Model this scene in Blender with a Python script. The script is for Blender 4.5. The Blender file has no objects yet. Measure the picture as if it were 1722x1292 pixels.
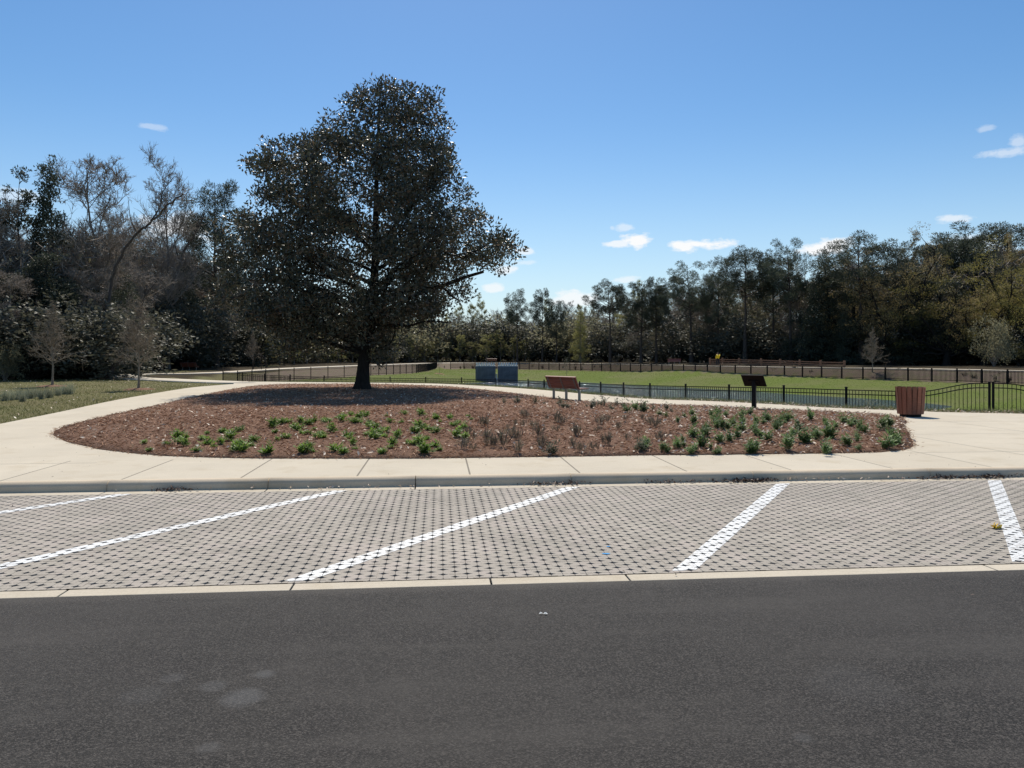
import bpy, bmesh, math, random
import numpy as np
from mathutils import Vector, Matrix
from mathutils.geometry import delaunay_2d_cdt
PI = math.pi
rad = math.radians
random.seed(7)
RNG = np.random.default_rng(11)
sc = bpy.context.scene
COL = sc.collection
F = 1294.0; CX = 861.0; HY = 600.0; H = 1.62      # focal length (photo px), principal column, horizon row, eye height
TH = rad(5.4)                                     # the kerb line is turned by this against the view

def gx(x, y, z=0.0):                              # point on the level z seen at a place of the photo
    Y = (H - z) * F / (y - HY)
    return ((x - CX) / F * Y, Y)
def dx(x, Y): return (x - CX) / F * Y

# ------------------------------------------------------------------ object helpers
def tag(o, label=None, cat=None, group=None, kind=None):
    if label: o['label'] = label
    if cat: o['category'] = cat
    if group: o['group'] = group
    if kind: o['kind'] = kind
    return o
MCOPY = {}
def link(name, me, mat, parent=None, smooth=False):
    if mat is not None and not isinstance(mat, (list, tuple)) and len(me.materials) and me.materials[0] != mat:
        k_ = (me.name, mat.name)                      # the same shape in another colour
        if k_ not in MCOPY: MCOPY[k_] = me.copy(); MCOPY[k_].materials.clear()
        me = MCOPY[k_]
    o = bpy.data.objects.new(name, me); COL.objects.link(o)
    if mat is not None and len(me.materials) == 0:
        for m in (mat if isinstance(mat, (list, tuple)) else [mat]): me.materials.append(m)
    if parent is not None: o.parent = parent
    if smooth:
        me.polygons.foreach_set('use_smooth', [True] * len(me.polygons))
    return o
def empty(name, loc, rz=0.0, scale=None):
    o = bpy.data.objects.new(name, None); COL.objects.link(o)
    o.location = loc; o.rotation_euler = (0, 0, rz); o.empty_display_size = 0.2
    if scale is not None: o.scale = scale
    return o
def copy_tree(o, parent=None):
    c = o.copy(); COL.objects.link(c)
    if parent is not None: c.parent = parent
    for ch in list(o.children): copy_tree(ch, c)
    return c
def np_mesh(name, V, Fq, mats=None):
    V = np.asarray(V, dtype=np.float32).reshape(-1, 3)
    me = bpy.data.meshes.new(name)
    if not isinstance(Fq, (list, tuple)): Fq = [Fq]
    Fq = [np.asarray(f, dtype=np.int32) for f in Fq if len(f)]
    me.vertices.add(len(V)); me.vertices.foreach_set('co', V.ravel())
    nl = sum(f.size for f in Fq); npoly = sum(len(f) for f in Fq)
    me.loops.add(nl); me.polygons.add(npoly)
    me.loops.foreach_set('vertex_index', np.concatenate([f.ravel() for f in Fq]))
    tot = np.concatenate([np.full(len(f), f.shape[1], dtype=np.int32) for f in Fq])
    st = np.concatenate([[0], np.cumsum(tot)[:-1]]).astype(np.int32)
    me.polygons.foreach_set('loop_start', st)
    me.update(calc_edges=True); me.validate()
    return me
class MB:                                          # a small bmesh collector
    def __init__(s): s.bm = bmesh.new()
    def box(s, c, size, rot=None, bevel=0.0):
        r = bmesh.ops.create_cube(s.bm, size=1.0); vs = r['verts']
        M = Matrix.Translation(c) @ (rot.to_4x4() if rot else Matrix.Identity(4)) @ Matrix.Diagonal((*size, 1))
        for v in vs: v.co = M @ v.co
        if bevel:
            es = list({e for v in vs for e in v.link_edges})
            bmesh.ops.bevel(s.bm, geom=es, offset=bevel, segments=2, affect='EDGES', profile=0.5)
        return s
    def bar(s, p, q, w, d=None, up=(0, 0, 1), bevel=0.0):
        p = Vector(p); q = Vector(q); d = d or w; z = (q - p); L = z.length; z.normalize()
        u = Vector(up)
        if abs(z.dot(u)) > .99: u = Vector((0, 1, 0))
        x = u.cross(z).normalized(); y = z.cross(x)
        R = Matrix((x, y, z)).transposed()
        return s.box((p + q) / 2, (w, d, L), R, bevel)
    def tube(s, pts, r, k=8):
        rs = r if isinstance(r, (list, tuple)) else [r] * len(pts)
        V, Fc = tube_arrays(np.array(pts, float), np.array(rs, float), k)
        vs = [s.bm.verts.new(v) for v in V]
        for f in Fc: s.bm.faces.new([vs[i] for i in f])
        s.bm.faces.new(vs[:k][::-1]); s.bm.faces.new(vs[-k:])
        return s
    def lathe(s, prof, k=24, c=(0, 0, 0)):
        rings = []
        for r, z in prof:
            rings.append([s.bm.verts.new((c[0] + r * math.cos(2 * PI * i / k), c[1] + r * math.sin(2 * PI * i / k), c[2] + z)) for i in range(k)])
        for a, b in zip(rings[:-1], rings[1:]):
            for i in range(k): s.bm.faces.new((a[i], a[(i + 1) % k], b[(i + 1) % k], b[i]))
        s.bm.faces.new(rings[0][::-1]); s.bm.faces.new(rings[-1])
        return s
    def build(s, name, mat, parent=None, smooth=False):
        me = bpy.data.meshes.new(name)
        bmesh.ops.recalc_face_normals(s.bm, faces=s.bm.faces)
        s.bm.to_mesh(me); s.bm.free()
        return link(name, me, mat, parent, smooth)

def tube_arrays(P, R, k=5):
    m = len(P)
    T = np.gradient(P, axis=0); T /= np.linalg.norm(T, axis=1)[:, None] + 1e-9
    a = np.array([0.0, 0, 1]) if abs(T[0, 2]) < .9 else np.array([1.0, 0, 0])
    A = np.cross(T, a); A /= np.linalg.norm(A, axis=1)[:, None] + 1e-9
    B = np.cross(T, A)
    ang = np.arange(k) * 2 * PI / k
    V = P[:, None, :] + R[:, None, None] * (np.cos(ang)[None, :, None] * A[:, None, :] + np.sin(ang)[None, :, None] * B[:, None, :])
    V = V.reshape(-1, 3)
    i = np.arange(m - 1)[:, None] * k + np.arange(k)[None, :]
    j = np.arange(m - 1)[:, None] * k + (np.arange(k)[None, :] + 1) % k
    Fc = np.stack([i, j, j + k, i + k], axis=-1).reshape(-1, 4)
    return V, Fc
class Tubes:
    def __init__(s): s.V = []; s.F = []; s.n = 0
    def add(s, P, R, k=5):
        V, Fc = tube_arrays(np.asarray(P, float), np.asarray(R, float), k)
        s.V.append(V); s.F.append(Fc + s.n); s.n += len(V)
    def mesh(s, name): return np_mesh(name, np.concatenate(s.V), np.concatenate(s.F))
def leaf_mesh(name, C, A, B, L, W, fold=0.12):
    """C base points, A unit direction, B unit side; a folded diamond each"""
    n = len(C); L = np.broadcast_to(L, n)[:, None]; W = np.broadcast_to(W, n)[:, None]
    N = np.cross(A, B)
    v0 = C; v1 = C + A * L * .5 + B * W * .5 + N * L * fold; v2 = C + A * L; v3 = C + A * L * .5 - B * W * .5 + N * L * fold
    V = np.stack([v0, v1, v2, v3], axis=1).reshape(-1, 3)
    b = np.arange(n) * 4
    return np_mesh(name, V, np.concatenate([np.stack([b, b + 1, b + 2], 1), np.stack([b, b + 2, b + 3], 1)]))
def unit(a): return a / (np.linalg.norm(a, axis=-1, keepdims=True) + 1e-9)
def perp(A, rng):
    r = rng.normal(size=A.shape); return unit(np.cross(A, r))

# ------------------------------------------------------------------ materials
class NT:
    def __init__(s, name):
        s.m = bpy.data.materials.new(name); s.m.use_nodes = True
        s.t = s.m.node_tree; s.n = s.t.nodes; s.bsdf = s.n['Principled BSDF']; s.out = s.n['Material Output']
    def node(s, ty, **kw):
        n = s.n.new(ty)
        for k, v in kw.items():
            if k in n.inputs: n.inputs[k].default_value = v
            else: setattr(n, k, v)
        return n
    def l(s, a, b): s.t.links.new(a, b)
    def coord(s, kind='Object'): return s.node('ShaderNodeTexCoord').outputs[kind]
    def pos(s): return s.node('ShaderNodeNewGeometry').outputs['Position']
    def noise(s, co, scale, detail=4, rough=.6, out='Fac'):
        n = s.node('ShaderNodeTexNoise'); n.inputs['Scale'].default_value = scale; n.inputs['Detail'].default_value = detail
        n.inputs['Roughness'].default_value = rough; s.l(co, n.inputs['Vector']); return n.outputs[out]
    def ramp(s, f, stops):
        r = s.node('ShaderNodeValToRGB'); el = r.color_ramp.elements
        while len(el) < len(stops): el.new(.5)
        for e, (p, c) in zip(el, stops): e.position = p; e.color = (*c, 1) if len(c) == 3 else c
        s.l(f, r.inputs[0]); return r.outputs[0]
    def mix(s, f, a, b, mode='MIX'):
        n = s.node('ShaderNodeMix', data_type='RGBA', blend_type=mode)
        for sock, v in ((n.inputs[0], f), (n.inputs[6], a), (n.inputs[7], b)):
            if hasattr(v, 'links'): s.l(v, sock)
            else: sock.default_value = v if not isinstance(v, tuple) or len(v) == 4 else (*v, 1)
        return n.outputs[2]
    def math(s, op, a, b=None, c=None, clamp=False):
        n = s.node('ShaderNodeMath', operation=op); n.use_clamp = clamp
        for i, v in enumerate((a, b, c)):
            if v is None: continue
            if hasattr(v, 'links'): s.l(v, n.inputs[i])
            else: n.inputs[i].default_value = v
        return n.outputs[0]
    def bump(s, h, strength=.5, dist=.01):
        b = s.node('ShaderNodeBump'); b.inputs['Strength'].default_value = strength; b.inputs['Distance'].default_value = dist
        s.l(h, b.inputs['Height']); s.l(b.outputs[0], s.bsdf.inputs['Normal']); return b
    def color(s, c):
        if hasattr(c, 'links'): s.l(c, s.bsdf.inputs['Base Color'])
        else: s.bsdf.inputs['Base Color'].default_value = (*c, 1)
    def set(s, **kw):
        for k, v in kw.items():
            k = k.replace('_', ' ')
            if hasattr(v, 'links'): s.l(v, s.bsdf.inputs[k])
            else: s.bsdf.inputs[k].default_value = v
def simple(name, c, rough=.6, var=.25, scale=8, metal=0, spec=.5, bump=0):
    t = NT(name); co = t.coord()
    n = t.noise(co, scale, 5)
    lo = tuple(x * (1 - var) for x in c); hi = tuple(min(1, x * (1 + var)) for x in c)
    t.color(t.ramp(n, [(.3, lo), (.7, hi)])); t.set(Roughness=rough, Metallic=metal, Specular_IOR_Level=spec)
    if bump: t.bump(t.noise(co, scale * 6, 4), .6, bump)
    return t.m
def leafmat(name, cols, rough=.4, trans=0.25, spec=.5, tcol=None, scale=.6):
    t = NT(name); g = t.node('ShaderNodeNewGeometry')
    oi = t.node('ShaderNodeObjectInfo')
    f = t.math('ADD', t.math('MULTIPLY', g.outputs['Random Per Island'], .6), t.math('MULTIPLY', t.noise(g.outputs['Position'], scale, 2), .4))
    c = t.ramp(f, [(i / (len(cols) - 1) * .8 + .1, c) for i, c in enumerate(cols)])
    hv = t.math('ADD', t.math('MULTIPLY', oi.outputs['Random'], .5), .75)
    vm = t.node('ShaderNodeVectorMath', operation='SCALE'); t.l(c, vm.inputs[0]); t.l(hv, vm.inputs['Scale'])
    t.color(vm.outputs[0]); t.set(Roughness=rough, Specular_IOR_Level=spec)
    if trans:
        tb = t.node('ShaderNodeBsdfTranslucent')
        if tcol: tb.inputs[0].default_value = (*tcol, 1)
        else: t.l(vm.outputs[0], tb.inputs[0])
        mx = t.node('ShaderNodeMixShader'); mx.inputs[0].default_value = trans
        t.l(t.bsdf.outputs[0], mx.inputs[1]); t.l(tb.outputs[0], mx.inputs[2]); t.l(mx.outputs[0], t.out.inputs[0])
    return t.m

def m_asphalt():
    t = NT('asphalt'); co = t.coord()
    fine = t.noise(co, 95, 3, .7); big = t.noise(co, .45, 4); mid = t.noise(co, 4, 5)
    v = t.node('ShaderNodeTexVoronoi'); v.inputs['Scale'].default_value = 140; t.l(co, v.inputs['Vector'])
    c = t.ramp(fine, [(.36, (.005, .0044, .004)), (.5, (.026, .0228, .0202)), (.66, (.10, .089, .078))])
    c = t.mix(t.ramp(big, [(.35, (0, 0, 0)), (.7, (1, 1, 1))]), c, t.mix(.5, c, (.062, .055, .048)))
    c = t.mix(t.math('MULTIPLY', t.ramp(mid, [(.55, (0, 0, 0)), (.75, (1, 1, 1))]), .35), c, (.075, .068, .06))
    # worn streaks along the lane
    mp = t.node('ShaderNodeMapping'); mp.inputs['Scale'].default_value = (.25, 2.2, 1); t.l(co, mp.inputs[0])
    st = t.noise(mp.outputs[0], 1.2, 4)
    c = t.mix(t.math('MULTIPLY', t.ramp(st, [(.5, (0, 0, 0)), (.72, (1, 1, 1))]), .4), c, (.08, .072, .063))
    # chalky dried puddle marks
    sx = t.node('ShaderNodeSeparateXYZ'); t.l(co, sx.inputs[0])
    wob = t.noise(co, 5, 3)
    for (px, py, r, a) in ((412, 1170, .13, .55), (360, 1154, .085, .35), (446, 1133, .075, .5), (288, 1140, .08, .25), (240, 1168, .13, .16), (350, 1256, .06, .3), (1350, 1240, .05, .3), (1440, 1150, .3, .12)):
        X, Y = gx(px, py, -.13)
        u = X * math.cos(TH) + Y * math.sin(TH); w = -X * math.sin(TH) + Y * math.cos(TH)
        d = t.math('SQRT', t.math('ADD', t.math('POWER', t.math('SUBTRACT', sx.outputs[0], u), 2), t.math('POWER', t.math('SUBTRACT', sx.outputs[1], w), 2)))
        d = t.math('ADD', d, t.math('MULTIPLY', t.math('SUBTRACT', wob, .5), r * .9))
        mk = t.math('MULTIPLY', t.math('SUBTRACT', 1.0, t.math('DIVIDE', d, r)), 2.0, clamp=True)
        c = t.mix(t.math('MULTIPLY', mk, a * .42), c, (.20, .20, .20))
    t.color(c); t.set(Roughness=.85, Specular_IOR_Level=.3)
    t.bump(t.math('ADD', fine, v.outputs['Distance']), .7, .006)
    return t.m
def m_concrete(name, joints_u=(), joints_v=(), base=(.60, .53, .415), groove=.012):
    t = NT(name); co = t.coord()
    big = t.noise(co, .7, 5); fine = t.noise(co, 60, 4, .7)
    mp = t.node('ShaderNodeMapping'); mp.inputs['Scale'].default_value = (1.2, 26, 1); t.l(co, mp.inputs[0])
    broom = t.noise(mp.outputs[0], 3, 3)
    c = t.ramp(big, [(.3, tuple(x * .84 for x in base)), (.7, tuple(x * 1.08 for x in base))])
    c = t.mix(.4, c, t.ramp(broom, [(.35, tuple(x * .76 for x in base)), (.65, tuple(min(1, x * 1.12) for x in base))]))
    c = t.mix(.25, c, t.ramp(fine, [(.35, tuple(x * .6 for x in base)), (.6, tuple(min(1, x * 1.2) for x in base))]))
    sp = t.noise(co, 9, 6, .75); c = t.mix(t.math('MULTIPLY', t.ramp(sp, [(.66, (0, 0, 0)), (.74, (1, 1, 1))]), .35), c, (.22, .19, .15))
    s2 = t.noise(co, 1.7, 5, .6); c = t.mix(t.math('MULTIPLY', t.ramp(s2, [(.54, (0, 0, 0)), (.70, (1, 1, 1))]), .42), c, tuple(x * f for x, f in zip(base, (.72, .66, .56))))
    sx = t.node('ShaderNodeSeparateXYZ'); t.l(co, sx.inputs[0])
    wn = t.node('ShaderNodeTexWhiteNoise', noise_dimensions='2D'); cb = t.node('ShaderNodeCombineXYZ')
    t.l(t.math('FLOOR', t.math('DIVIDE', t.math('SUBTRACT', sx.outputs[0], .42), 1.53)), cb.inputs[0]); t.l(t.math('FLOOR', t.math('DIVIDE', t.math('SUBTRACT', sx.outputs[1], 12.28), 2.9)), cb.inputs[1]); t.l(cb.outputs[0], wn.inputs['Vector'])
    c = t.mix(t.math('MULTIPLY', wn.outputs['Value'], .22), c, tuple(x * f for x, f in zip(base, (.70, .67, .62))))
    line = None
    for ax, js in ((0, joints_u), (1, joints_v)):
        for (p, lo, hi) in js:
            d = t.math('ABSOLUTE', t.math('SUBTRACT', sx.outputs[ax], p))
            k = t.math('LESS_THAN', d, groove)
            o = sx.outputs[1 - ax]
            k = t.math('MULTIPLY', k, t.math('MULTIPLY', t.math('GREATER_THAN', o, lo), t.math('LESS_THAN', o, hi)))
            line = k if line is None else t.math('MAXIMUM', line, k)
    h = t.math('ADD', t.math('MULTIPLY', fine, .4), t.math('MULTIPLY', broom, .5))
    if line is not None:
        c = t.mix(t.math('MULTIPLY', line, .75), c, (.10, .085, .065))
        h = t.math('SUBTRACT', h, t.math('MULTIPLY', line, 2.0))
    t.color(c); t.set(Roughness=.9, Specular_IOR_Level=.25); t.bump(h, .35, .006)
    return t.m
def m_paver():
    t = NT('paver_concrete'); co = t.coord()
    v = t.node('ShaderNodeTexVoronoi'); v.inputs['Scale'].default_value = 6; t.l(co, v.inputs['Vector'])
    f = t.noise(co, 90, 4, .7); b = t.noise(co, .8, 4)
    c = t.ramp(v.outputs['Color'], [(.2, (.35, .31, .258)), (.5, (.42, .375, .31)), (.8, (.46, .395, .34))])
    c = t.mix(.4, c, t.ramp(f, [(.3, (.21, .187, .155)), (.6, (.52, .47, .405))]))
    c = t.mix(t.math('MULTIPLY', t.ramp(b, [(.4, (0, 0, 0)), (.7, (1, 1, 1))]), .55), c, (.29, .262, .22))
    st = t.noise(co, .28, 5, .7); c = t.mix(t.math('MULTIPLY', t.ramp(st, [(.48, (0, 0, 0)), (.66, (1, 1, 1))]), .35), c, (.46, .40, .345))
    oil = t.noise(co, 1.6, 6, .75); c = t.mix(t.math('MULTIPLY', t.ramp(oil, [(.63, (0, 0, 0)), (.72, (1, 1, 1))]), .45), c, (.17, .15, .13))
    t.color(c); t.set(Roughness=.92, Specular_IOR_Level=.25); t.bump(f, .5, .004); return t.m
def m_paint():
    t = NT('road_paint'); co = t.coord()
    w = t.noise(co, 38, 5, .75); b = t.noise(co, 3, 3)
    k = t.ramp(t.math('ADD', t.math('MULTIPLY', w, .75), t.math('MULTIPLY', b, .25)), [(.39, (0, 0, 0)), (.48, (1, 1, 1))])
    t.color(t.mix(k, (.33, .29, .24), (.76, .76, .74))); t.set(Roughness=.6); t.bump(w, .3, .002); return t.m
def m_mulch():
    t = NT('pine_straw_mulch'); co = t.coord()
    a = t.noise(co, 55, 5, .8); b = t.noise(co, 1.1, 4); d = t.noise(co, 14, 5, .8)
    mp = t.node('ShaderNodeMapping'); mp.inputs['Scale'].default_value = (14, 60, 1); mp.inputs['Rotation'].default_value = (0, 0, .5); t.l(co, mp.inputs[0])
    s = t.noise(mp.outputs[0], 1.0, 4, .7)
    c = t.ramp(a, [(.3, (.085, .046, .03)), (.5, (.30, .165, .105)), (.7, (.53, .35, .24))])
    c = t.mix(.45, c, t.ramp(s, [(.3, (.115, .062, .04)), (.55, (.345, .195, .128)), (.75, (.58, .40, .285))]))
    c = t.mix(t.math('MULTIPLY', t.ramp(t.noise(co, .5, 5, .7), [(.45, (0, 0, 0)), (.65, (1, 1, 1))]), .4), c, (.36, .22, .15))
    c = t.mix(t.math('MULTIPLY', t.ramp(b, [(.4, (0, 0, 0)), (.7, (1, 1, 1))]), .5), c, (.24, .125, .075))
    c = t.mix(t.math('MULTIPLY', t.ramp(d, [(.6, (0, 0, 0)), (.7, (1, 1, 1))]), .5), c, (.035, .02, .014))
    t.color(c); t.set(Roughness=.95, Specular_IOR_Level=.15)
    t.bump(t.math('ADD', t.math('ADD', a, s), d), 1.0, .04); return t.m
def m_ground():
    t = NT('ground_cover'); co = t.coord()
    at = t.node('ShaderNodeVertexColor'); at.layer_name = 'zone'
    sp = t.node('ShaderNodeSeparateColor'); t.l(at.outputs[0], sp.inputs[0])
    a = t.noise(co, 16, 6, .8); b = t.noise(co, .35, 5); cN = t.noise(co, 1.6, 5, .7)
    lawn = t.ramp(a, [(.3, (.07, .072, .03)), (.5, (.165, .16, .07)), (.7, (.30, .26, .14))])
    lawn = t.mix(t.ramp(b, [(.38, (0, 0, 0)), (.66, (1, 1, 1))]), lawn, t.mix(.5, lawn, (.17, .135, .075)))
    lawn = t.mix(t.math('MULTIPLY', t.ramp(cN, [(.55, (0, 0, 0)), (.7, (1, 1, 1))]), .5), lawn, (.15, .115, .065))
    bank = t.ramp(a, [(.3, (.06, .085, .016)), (.5, (.12, .158, .032)), (.7, (.185, .205, .055))])
    bank = t.mix(t.ramp(t.noise(co, .14, 5), [(.42, (0, 0, 0)), (.62, (1, 1, 1))]), bank, t.mix(.45, bank, (.19, .165, .09)))
    mul = t.ramp(a, [(.3, (.10, .075, .055)), (.55, (.22, .165, .13)), (.75, (.36, .29, .235))]); mul = t.mix(t.math('MULTIPLY', t.ramp(cN, [(.45, (0, 0, 0)), (.6, (1, 1, 1))]), .45), mul, (.15, .16, .07))
    wood = t.ramp(a, [(.3, (.02, .016, .01)), (.6, (.065, .05, .03)), (.8, (.11, .085, .05))])
    c = t.mix(sp.outputs[0], lawn, bank); c = t.mix(sp.outputs[1], c, mul); c = t.mix(sp.outputs[2], c, wood)
    t.color(c); t.set(Roughness=1.0, Specular_IOR_Level=.1); t.bump(a, .9, .06); return t.m
def m_water():
    t = NT('pond_water'); co = t.coord()
    t.color((.035, .055, .075)); t.set(Roughness=.10, Specular_IOR_Level=.7)
    mp = t.node('ShaderNodeMapping'); mp.inputs['Scale'].default_value = (1, 2.2, 1); t.l(co, mp.inputs[0])
    t.bump(t.noise(mp.outputs[0], 3.0, 4, .6), 1.0, .10); return t.m
def m_wood(name, c, rough=.55):
    t = NT(name); co = t.coord()
    mp = t.node('ShaderNodeMapping'); mp.inputs['Scale'].default_value = (3, 40, 40); t.l(co, mp.inputs[0])
    n = t.noise(mp.outputs[0], 1, 4); i = t.node('ShaderNodeNewGeometry').outputs['Random Per Island']
    cc = t.ramp(n, [(.3, tuple(x * .7 for x in c)), (.7, tuple(x * 1.25 for x in c))])
    vm = t.node('ShaderNodeVectorMath', operation='SCALE'); t.l(cc, vm.inputs[0]); t.l(t.math('ADD', t.math('MULTIPLY', i, .6), .7), vm.inputs['Scale'])
    t.color(vm.outputs[0]); t.set(Roughness=rough); t.bump(n, .3, .004); return t.m
def m_bark(name, c):
    t = NT(name); co = t.coord()
    mp = t.node('ShaderNodeMapping'); mp.inputs['Scale'].default_value = (7, 7, 1.4); t.l(co, mp.inputs[0])
    n = t.noise(mp.outputs[0], 2.2, 5, .7)
    t.color(t.ramp(n, [(.3, tuple(x * .45 for x in c)), (.7, tuple(x * 1.4 for x in c))])); t.set(Roughness=.95, Specular_IOR_Level=.15)
    t.bump(n, .9, .03); return t.m

M = dict(
    asphalt=m_asphalt(), paver=m_paver(), paint=m_paint(), mulch=m_mulch(), ground=m_ground(), water=m_water(),
    gravel=simple('paver_gravel', (.07, .062, .052), .95, .7, 60, bump=.01),
    black=simple('black_metal', (.006, .006, .007), .65, .2, 20, spec=.2),
    steel=simple('galvanised_steel', (.22, .22, .21), .5, .2, 12, metal=.6),
    bench=m_wood('bench_wood', (.22, .075, .05)), bin=m_wood('bin_wood', (.25, .09, .05), .65),
    rail=m_wood('rail_wood', (.22, .12, .07), .8),
    bark_dark=m_bark('dark_bark', (.028, .024, .021)), bark_grey=m_bark('grey_bark', (.23, .195, .165)), bark_pine=m_bark('pine_bark', (.10, .078, .065)),
    twig=simple('twig_grey', (.26, .215, .175), .9, .35, 2), twig_tan=simple('twig_tan', (.25, .205, .155), .9, .3, 2),
    magnolia=leafmat('magnolia_leaf', [(.034, .044, .032), (.06, .07, .045), (.095, .09, .06), (.19, .12, .075)], .40, .2, .45),
    evergreen=leafmat('evergreen_leaf', [(.045, .058, .045), (.075, .09, .058), (.12, .12, .07)], .52, .3, .28),
    pine=leafmat('pine_needles', [(.055, .072, .058), (.09, .108, .075), (.13, .14, .09)], .6, .35, .3),
    budding=leafmat('budding_leaf', [(.24, .24, .085), (.34, .33, .12), (.43, .39, .16)], .6, .5, .3),
    brown_bud=leafmat('brown_bud_leaf', [(.19, .155, .08), (.28, .22, .10), (.36, .28, .13)], .6, .5, .3),
    oak=leafmat('oak_leaf', [(.17, .155, .045), (.25, .22, .065), (.34, .285, .09)], .5, .5, .3),
    brush=leafmat('brush_leaf', [(.18, .175, .11), (.26, .245, .15), (.33, .30, .19)], .7, .45, .2),
    under=leafmat('undergrowth_leaf', [(.06, .066, .052), (.10, .10, .072), (.15, .14, .10)], .6, .3, .3),
    bedgreen=leafmat('bed_green_leaf', [(.08, .15, .02), (.15, .25, .04), (.24, .34, .08)], .5, .5, .3, scale=5),
    bedblue=leafmat('bed_blue_leaf', [(.07, .13, .04), (.13, .21, .065), (.23, .31, .14)], .5, .45, .3, scale=5),
    beddry=leafmat('bed_dry_stem', [(.19, .14, .105), (.27, .21, .155), (.25, .25, .165)], .8, .3, .2, scale=5),
    bedgrey=leafmat('bed_grey_leaf', [(.05, .06, .035), (.09, .105, .06), (.14, .155, .095)], .6, .25, .3, scale=5),
    grassblade=leafmat('grass_blade', [(.06, .075, .022), (.12, .13, .042), (.23, .20, .09)], .6, .45, .3, scale=1),
    lipgrass=leafmat('lip_grass_blade', [(.07, .08, .034), (.14, .15, .065), (.27, .25, .14)], .6, .45, .3, scale=1),
    bankgrass=leafmat('bank_grass_blade', [(.08, .115, .022), (.13, .18, .036), (.20, .23, .06)], .6, .45, .2, scale=.5),
    silver=leafmat('silver_grass_blade', [(.18, .20, .14), (.28, .30, .21), (.42, .40, .29)], .6, .35, .3, scale=2),
    chips=leafmat('mulch_chip', [(.10, .05, .03), (.29, .15, .085), (.48, .28, .17), (.62, .45, .31)], .8, .0, .3, scale=.5),
    litter=leafmat('dry_leaf', [(.36, .23, .15), (.62, .48, .36), (.82, .72, .59)], .55, .15, .4, scale=3),
    darklitter=leafmat('dark_leaf', [(.03, .015, .01), (.08, .04, .025), (.2, .12, .08)], .6, .0, .4, scale=3),
    outfall=simple('outfall_metal', (.155, .16, .175), .7, .3, 1.5), pale=simple('pale_concrete', (.8, .8, .77), .8, .15, 4),
    yellow=simple('yellow_jacket', (.80, .56, .02), .7, .15, 10), dark=simple('dark_trousers', (.012, .013, .018), .8, .2, 10),
    skin=simple('skin', (.38, .22, .15), .55, .1, 10), hair=simple('dark_hair', (.02, .014, .01), .6, .2, 10),
    yleaf=simple('yellow_leaf', (.75, .50, .03), .5, .25, 30), blue=simple('blue_chalk', (.03, .30, .65), .9, .2, 30),
)
OU = {}
# ------------------------------------------------------------------ outlines (level ground at z = 0)
def catmull(pts, n=6, closed=True):
    P = [np.array(p, float) for p in pts]; out = []; m = len(P)
    rng_ = range(m) if closed else range(m - 1)
    for i in rng_:
        if closed: a, b, c, d = P[i - 1], P[i], P[(i + 1) % m], P[(i + 2) % m]
        else: a, b, c, d = P[max(i - 1, 0)], P[i], P[i + 1], P[min(i + 2, m - 1)]
        for k in range(n):
            t = k / n
            out.append(.5 * ((2 * b) + (-a + c) * t + (2 * a - 5 * b + 4 * c - d) * t * t + (-a + 3 * b - 3 * c + d) * t ** 3))
    if not closed: out.append(P[-1])
    return np.array(out)
bed_px = [(91, 727), (101, 738), (140, 750), (200, 760), (280, 767), (400, 771), (560, 771.5), (700, 771.5), (900, 769), (1100, 766), (1300, 764), (1440, 762), (1505, 758.5), (1534, 751),
          (1532, 738), (1522, 718), (1511, 701.5), (1400, 693.5), (1268, 688), (1180, 683.5), (1060, 680), (985, 675.5), (920, 668.5), (860, 661.5), (800, 654.5), (740, 650), (640, 647.3), (520, 646.8), (440, 648.5),
          (390, 655), (330, 667), (250, 685), (180, 700), (120, 715)]
BED = catmull([gx(*p) for p in bed_px], 5)
back_px = [(1950, 703), (1722, 696), (1600, 693.5), (1500, 690), (1390, 685.5), (1300, 680), (1200, 675), (1080, 670.5), (1000, 664), (900, 655), (800, 648.5), (720, 645), (600, 643.6), (500, 642.6), (430, 642), (393, 642.2)]
BACK = catmull([gx(*p) for p in back_px], 4, closed=False)
lawn_px = [(393, 646), (340, 650), (300, 655), (200, 672), (100, 693), (0, 713), (-120, 737)]
LAWN = catmull([gx(*p) for p in lawn_px], 4, closed=False)
def uv(u, v): return (u * math.cos(TH) - v * math.sin(TH), u * math.sin(TH) + v * math.cos(TH))
VK = 10.56          # back of the kerb
CONC = [uv(-30, VK), uv(30, VK), (30, 24)] + [tuple(p) for p in BACK] + [tuple(p) for p in LAWN] + [uv(-14, 12.6), uv(-30, 12.6)]
CONC = np.array(CONC)
def inside(P, poly):
    P = np.asarray(P, float); x, y = P[:, 0], P[:, 1]; res = np.zeros(len(P), bool)
    a = poly; b = np.roll(poly, -1, axis=0)
    for (x0, y0), (x1, y1) in zip(a, b):
        if y0 == y1: continue
        c = ((y0 > y) != (y1 > y)) & (x < (x1 - x0) * (y - y0) / (y1 - y0) + x0)
        res ^= c
    return res
def dist_poly(P, poly, closed=True):
    P = np.asarray(P, float); best = np.full(len(P), 1e9)
    a = poly; b = np.roll(poly, -1, axis=0)
    if not closed: a, b = poly[:-1], poly[1:]
    for p, q in zip(a, b):
        d = q - p; L2 = (d * d).sum() + 1e-12
        t = np.clip(((P - p) @ d) / L2, 0, 1)
        best = np.minimum(best, np.linalg.norm(P - (p + t[:, None] * d), axis=1))
    return best

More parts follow.
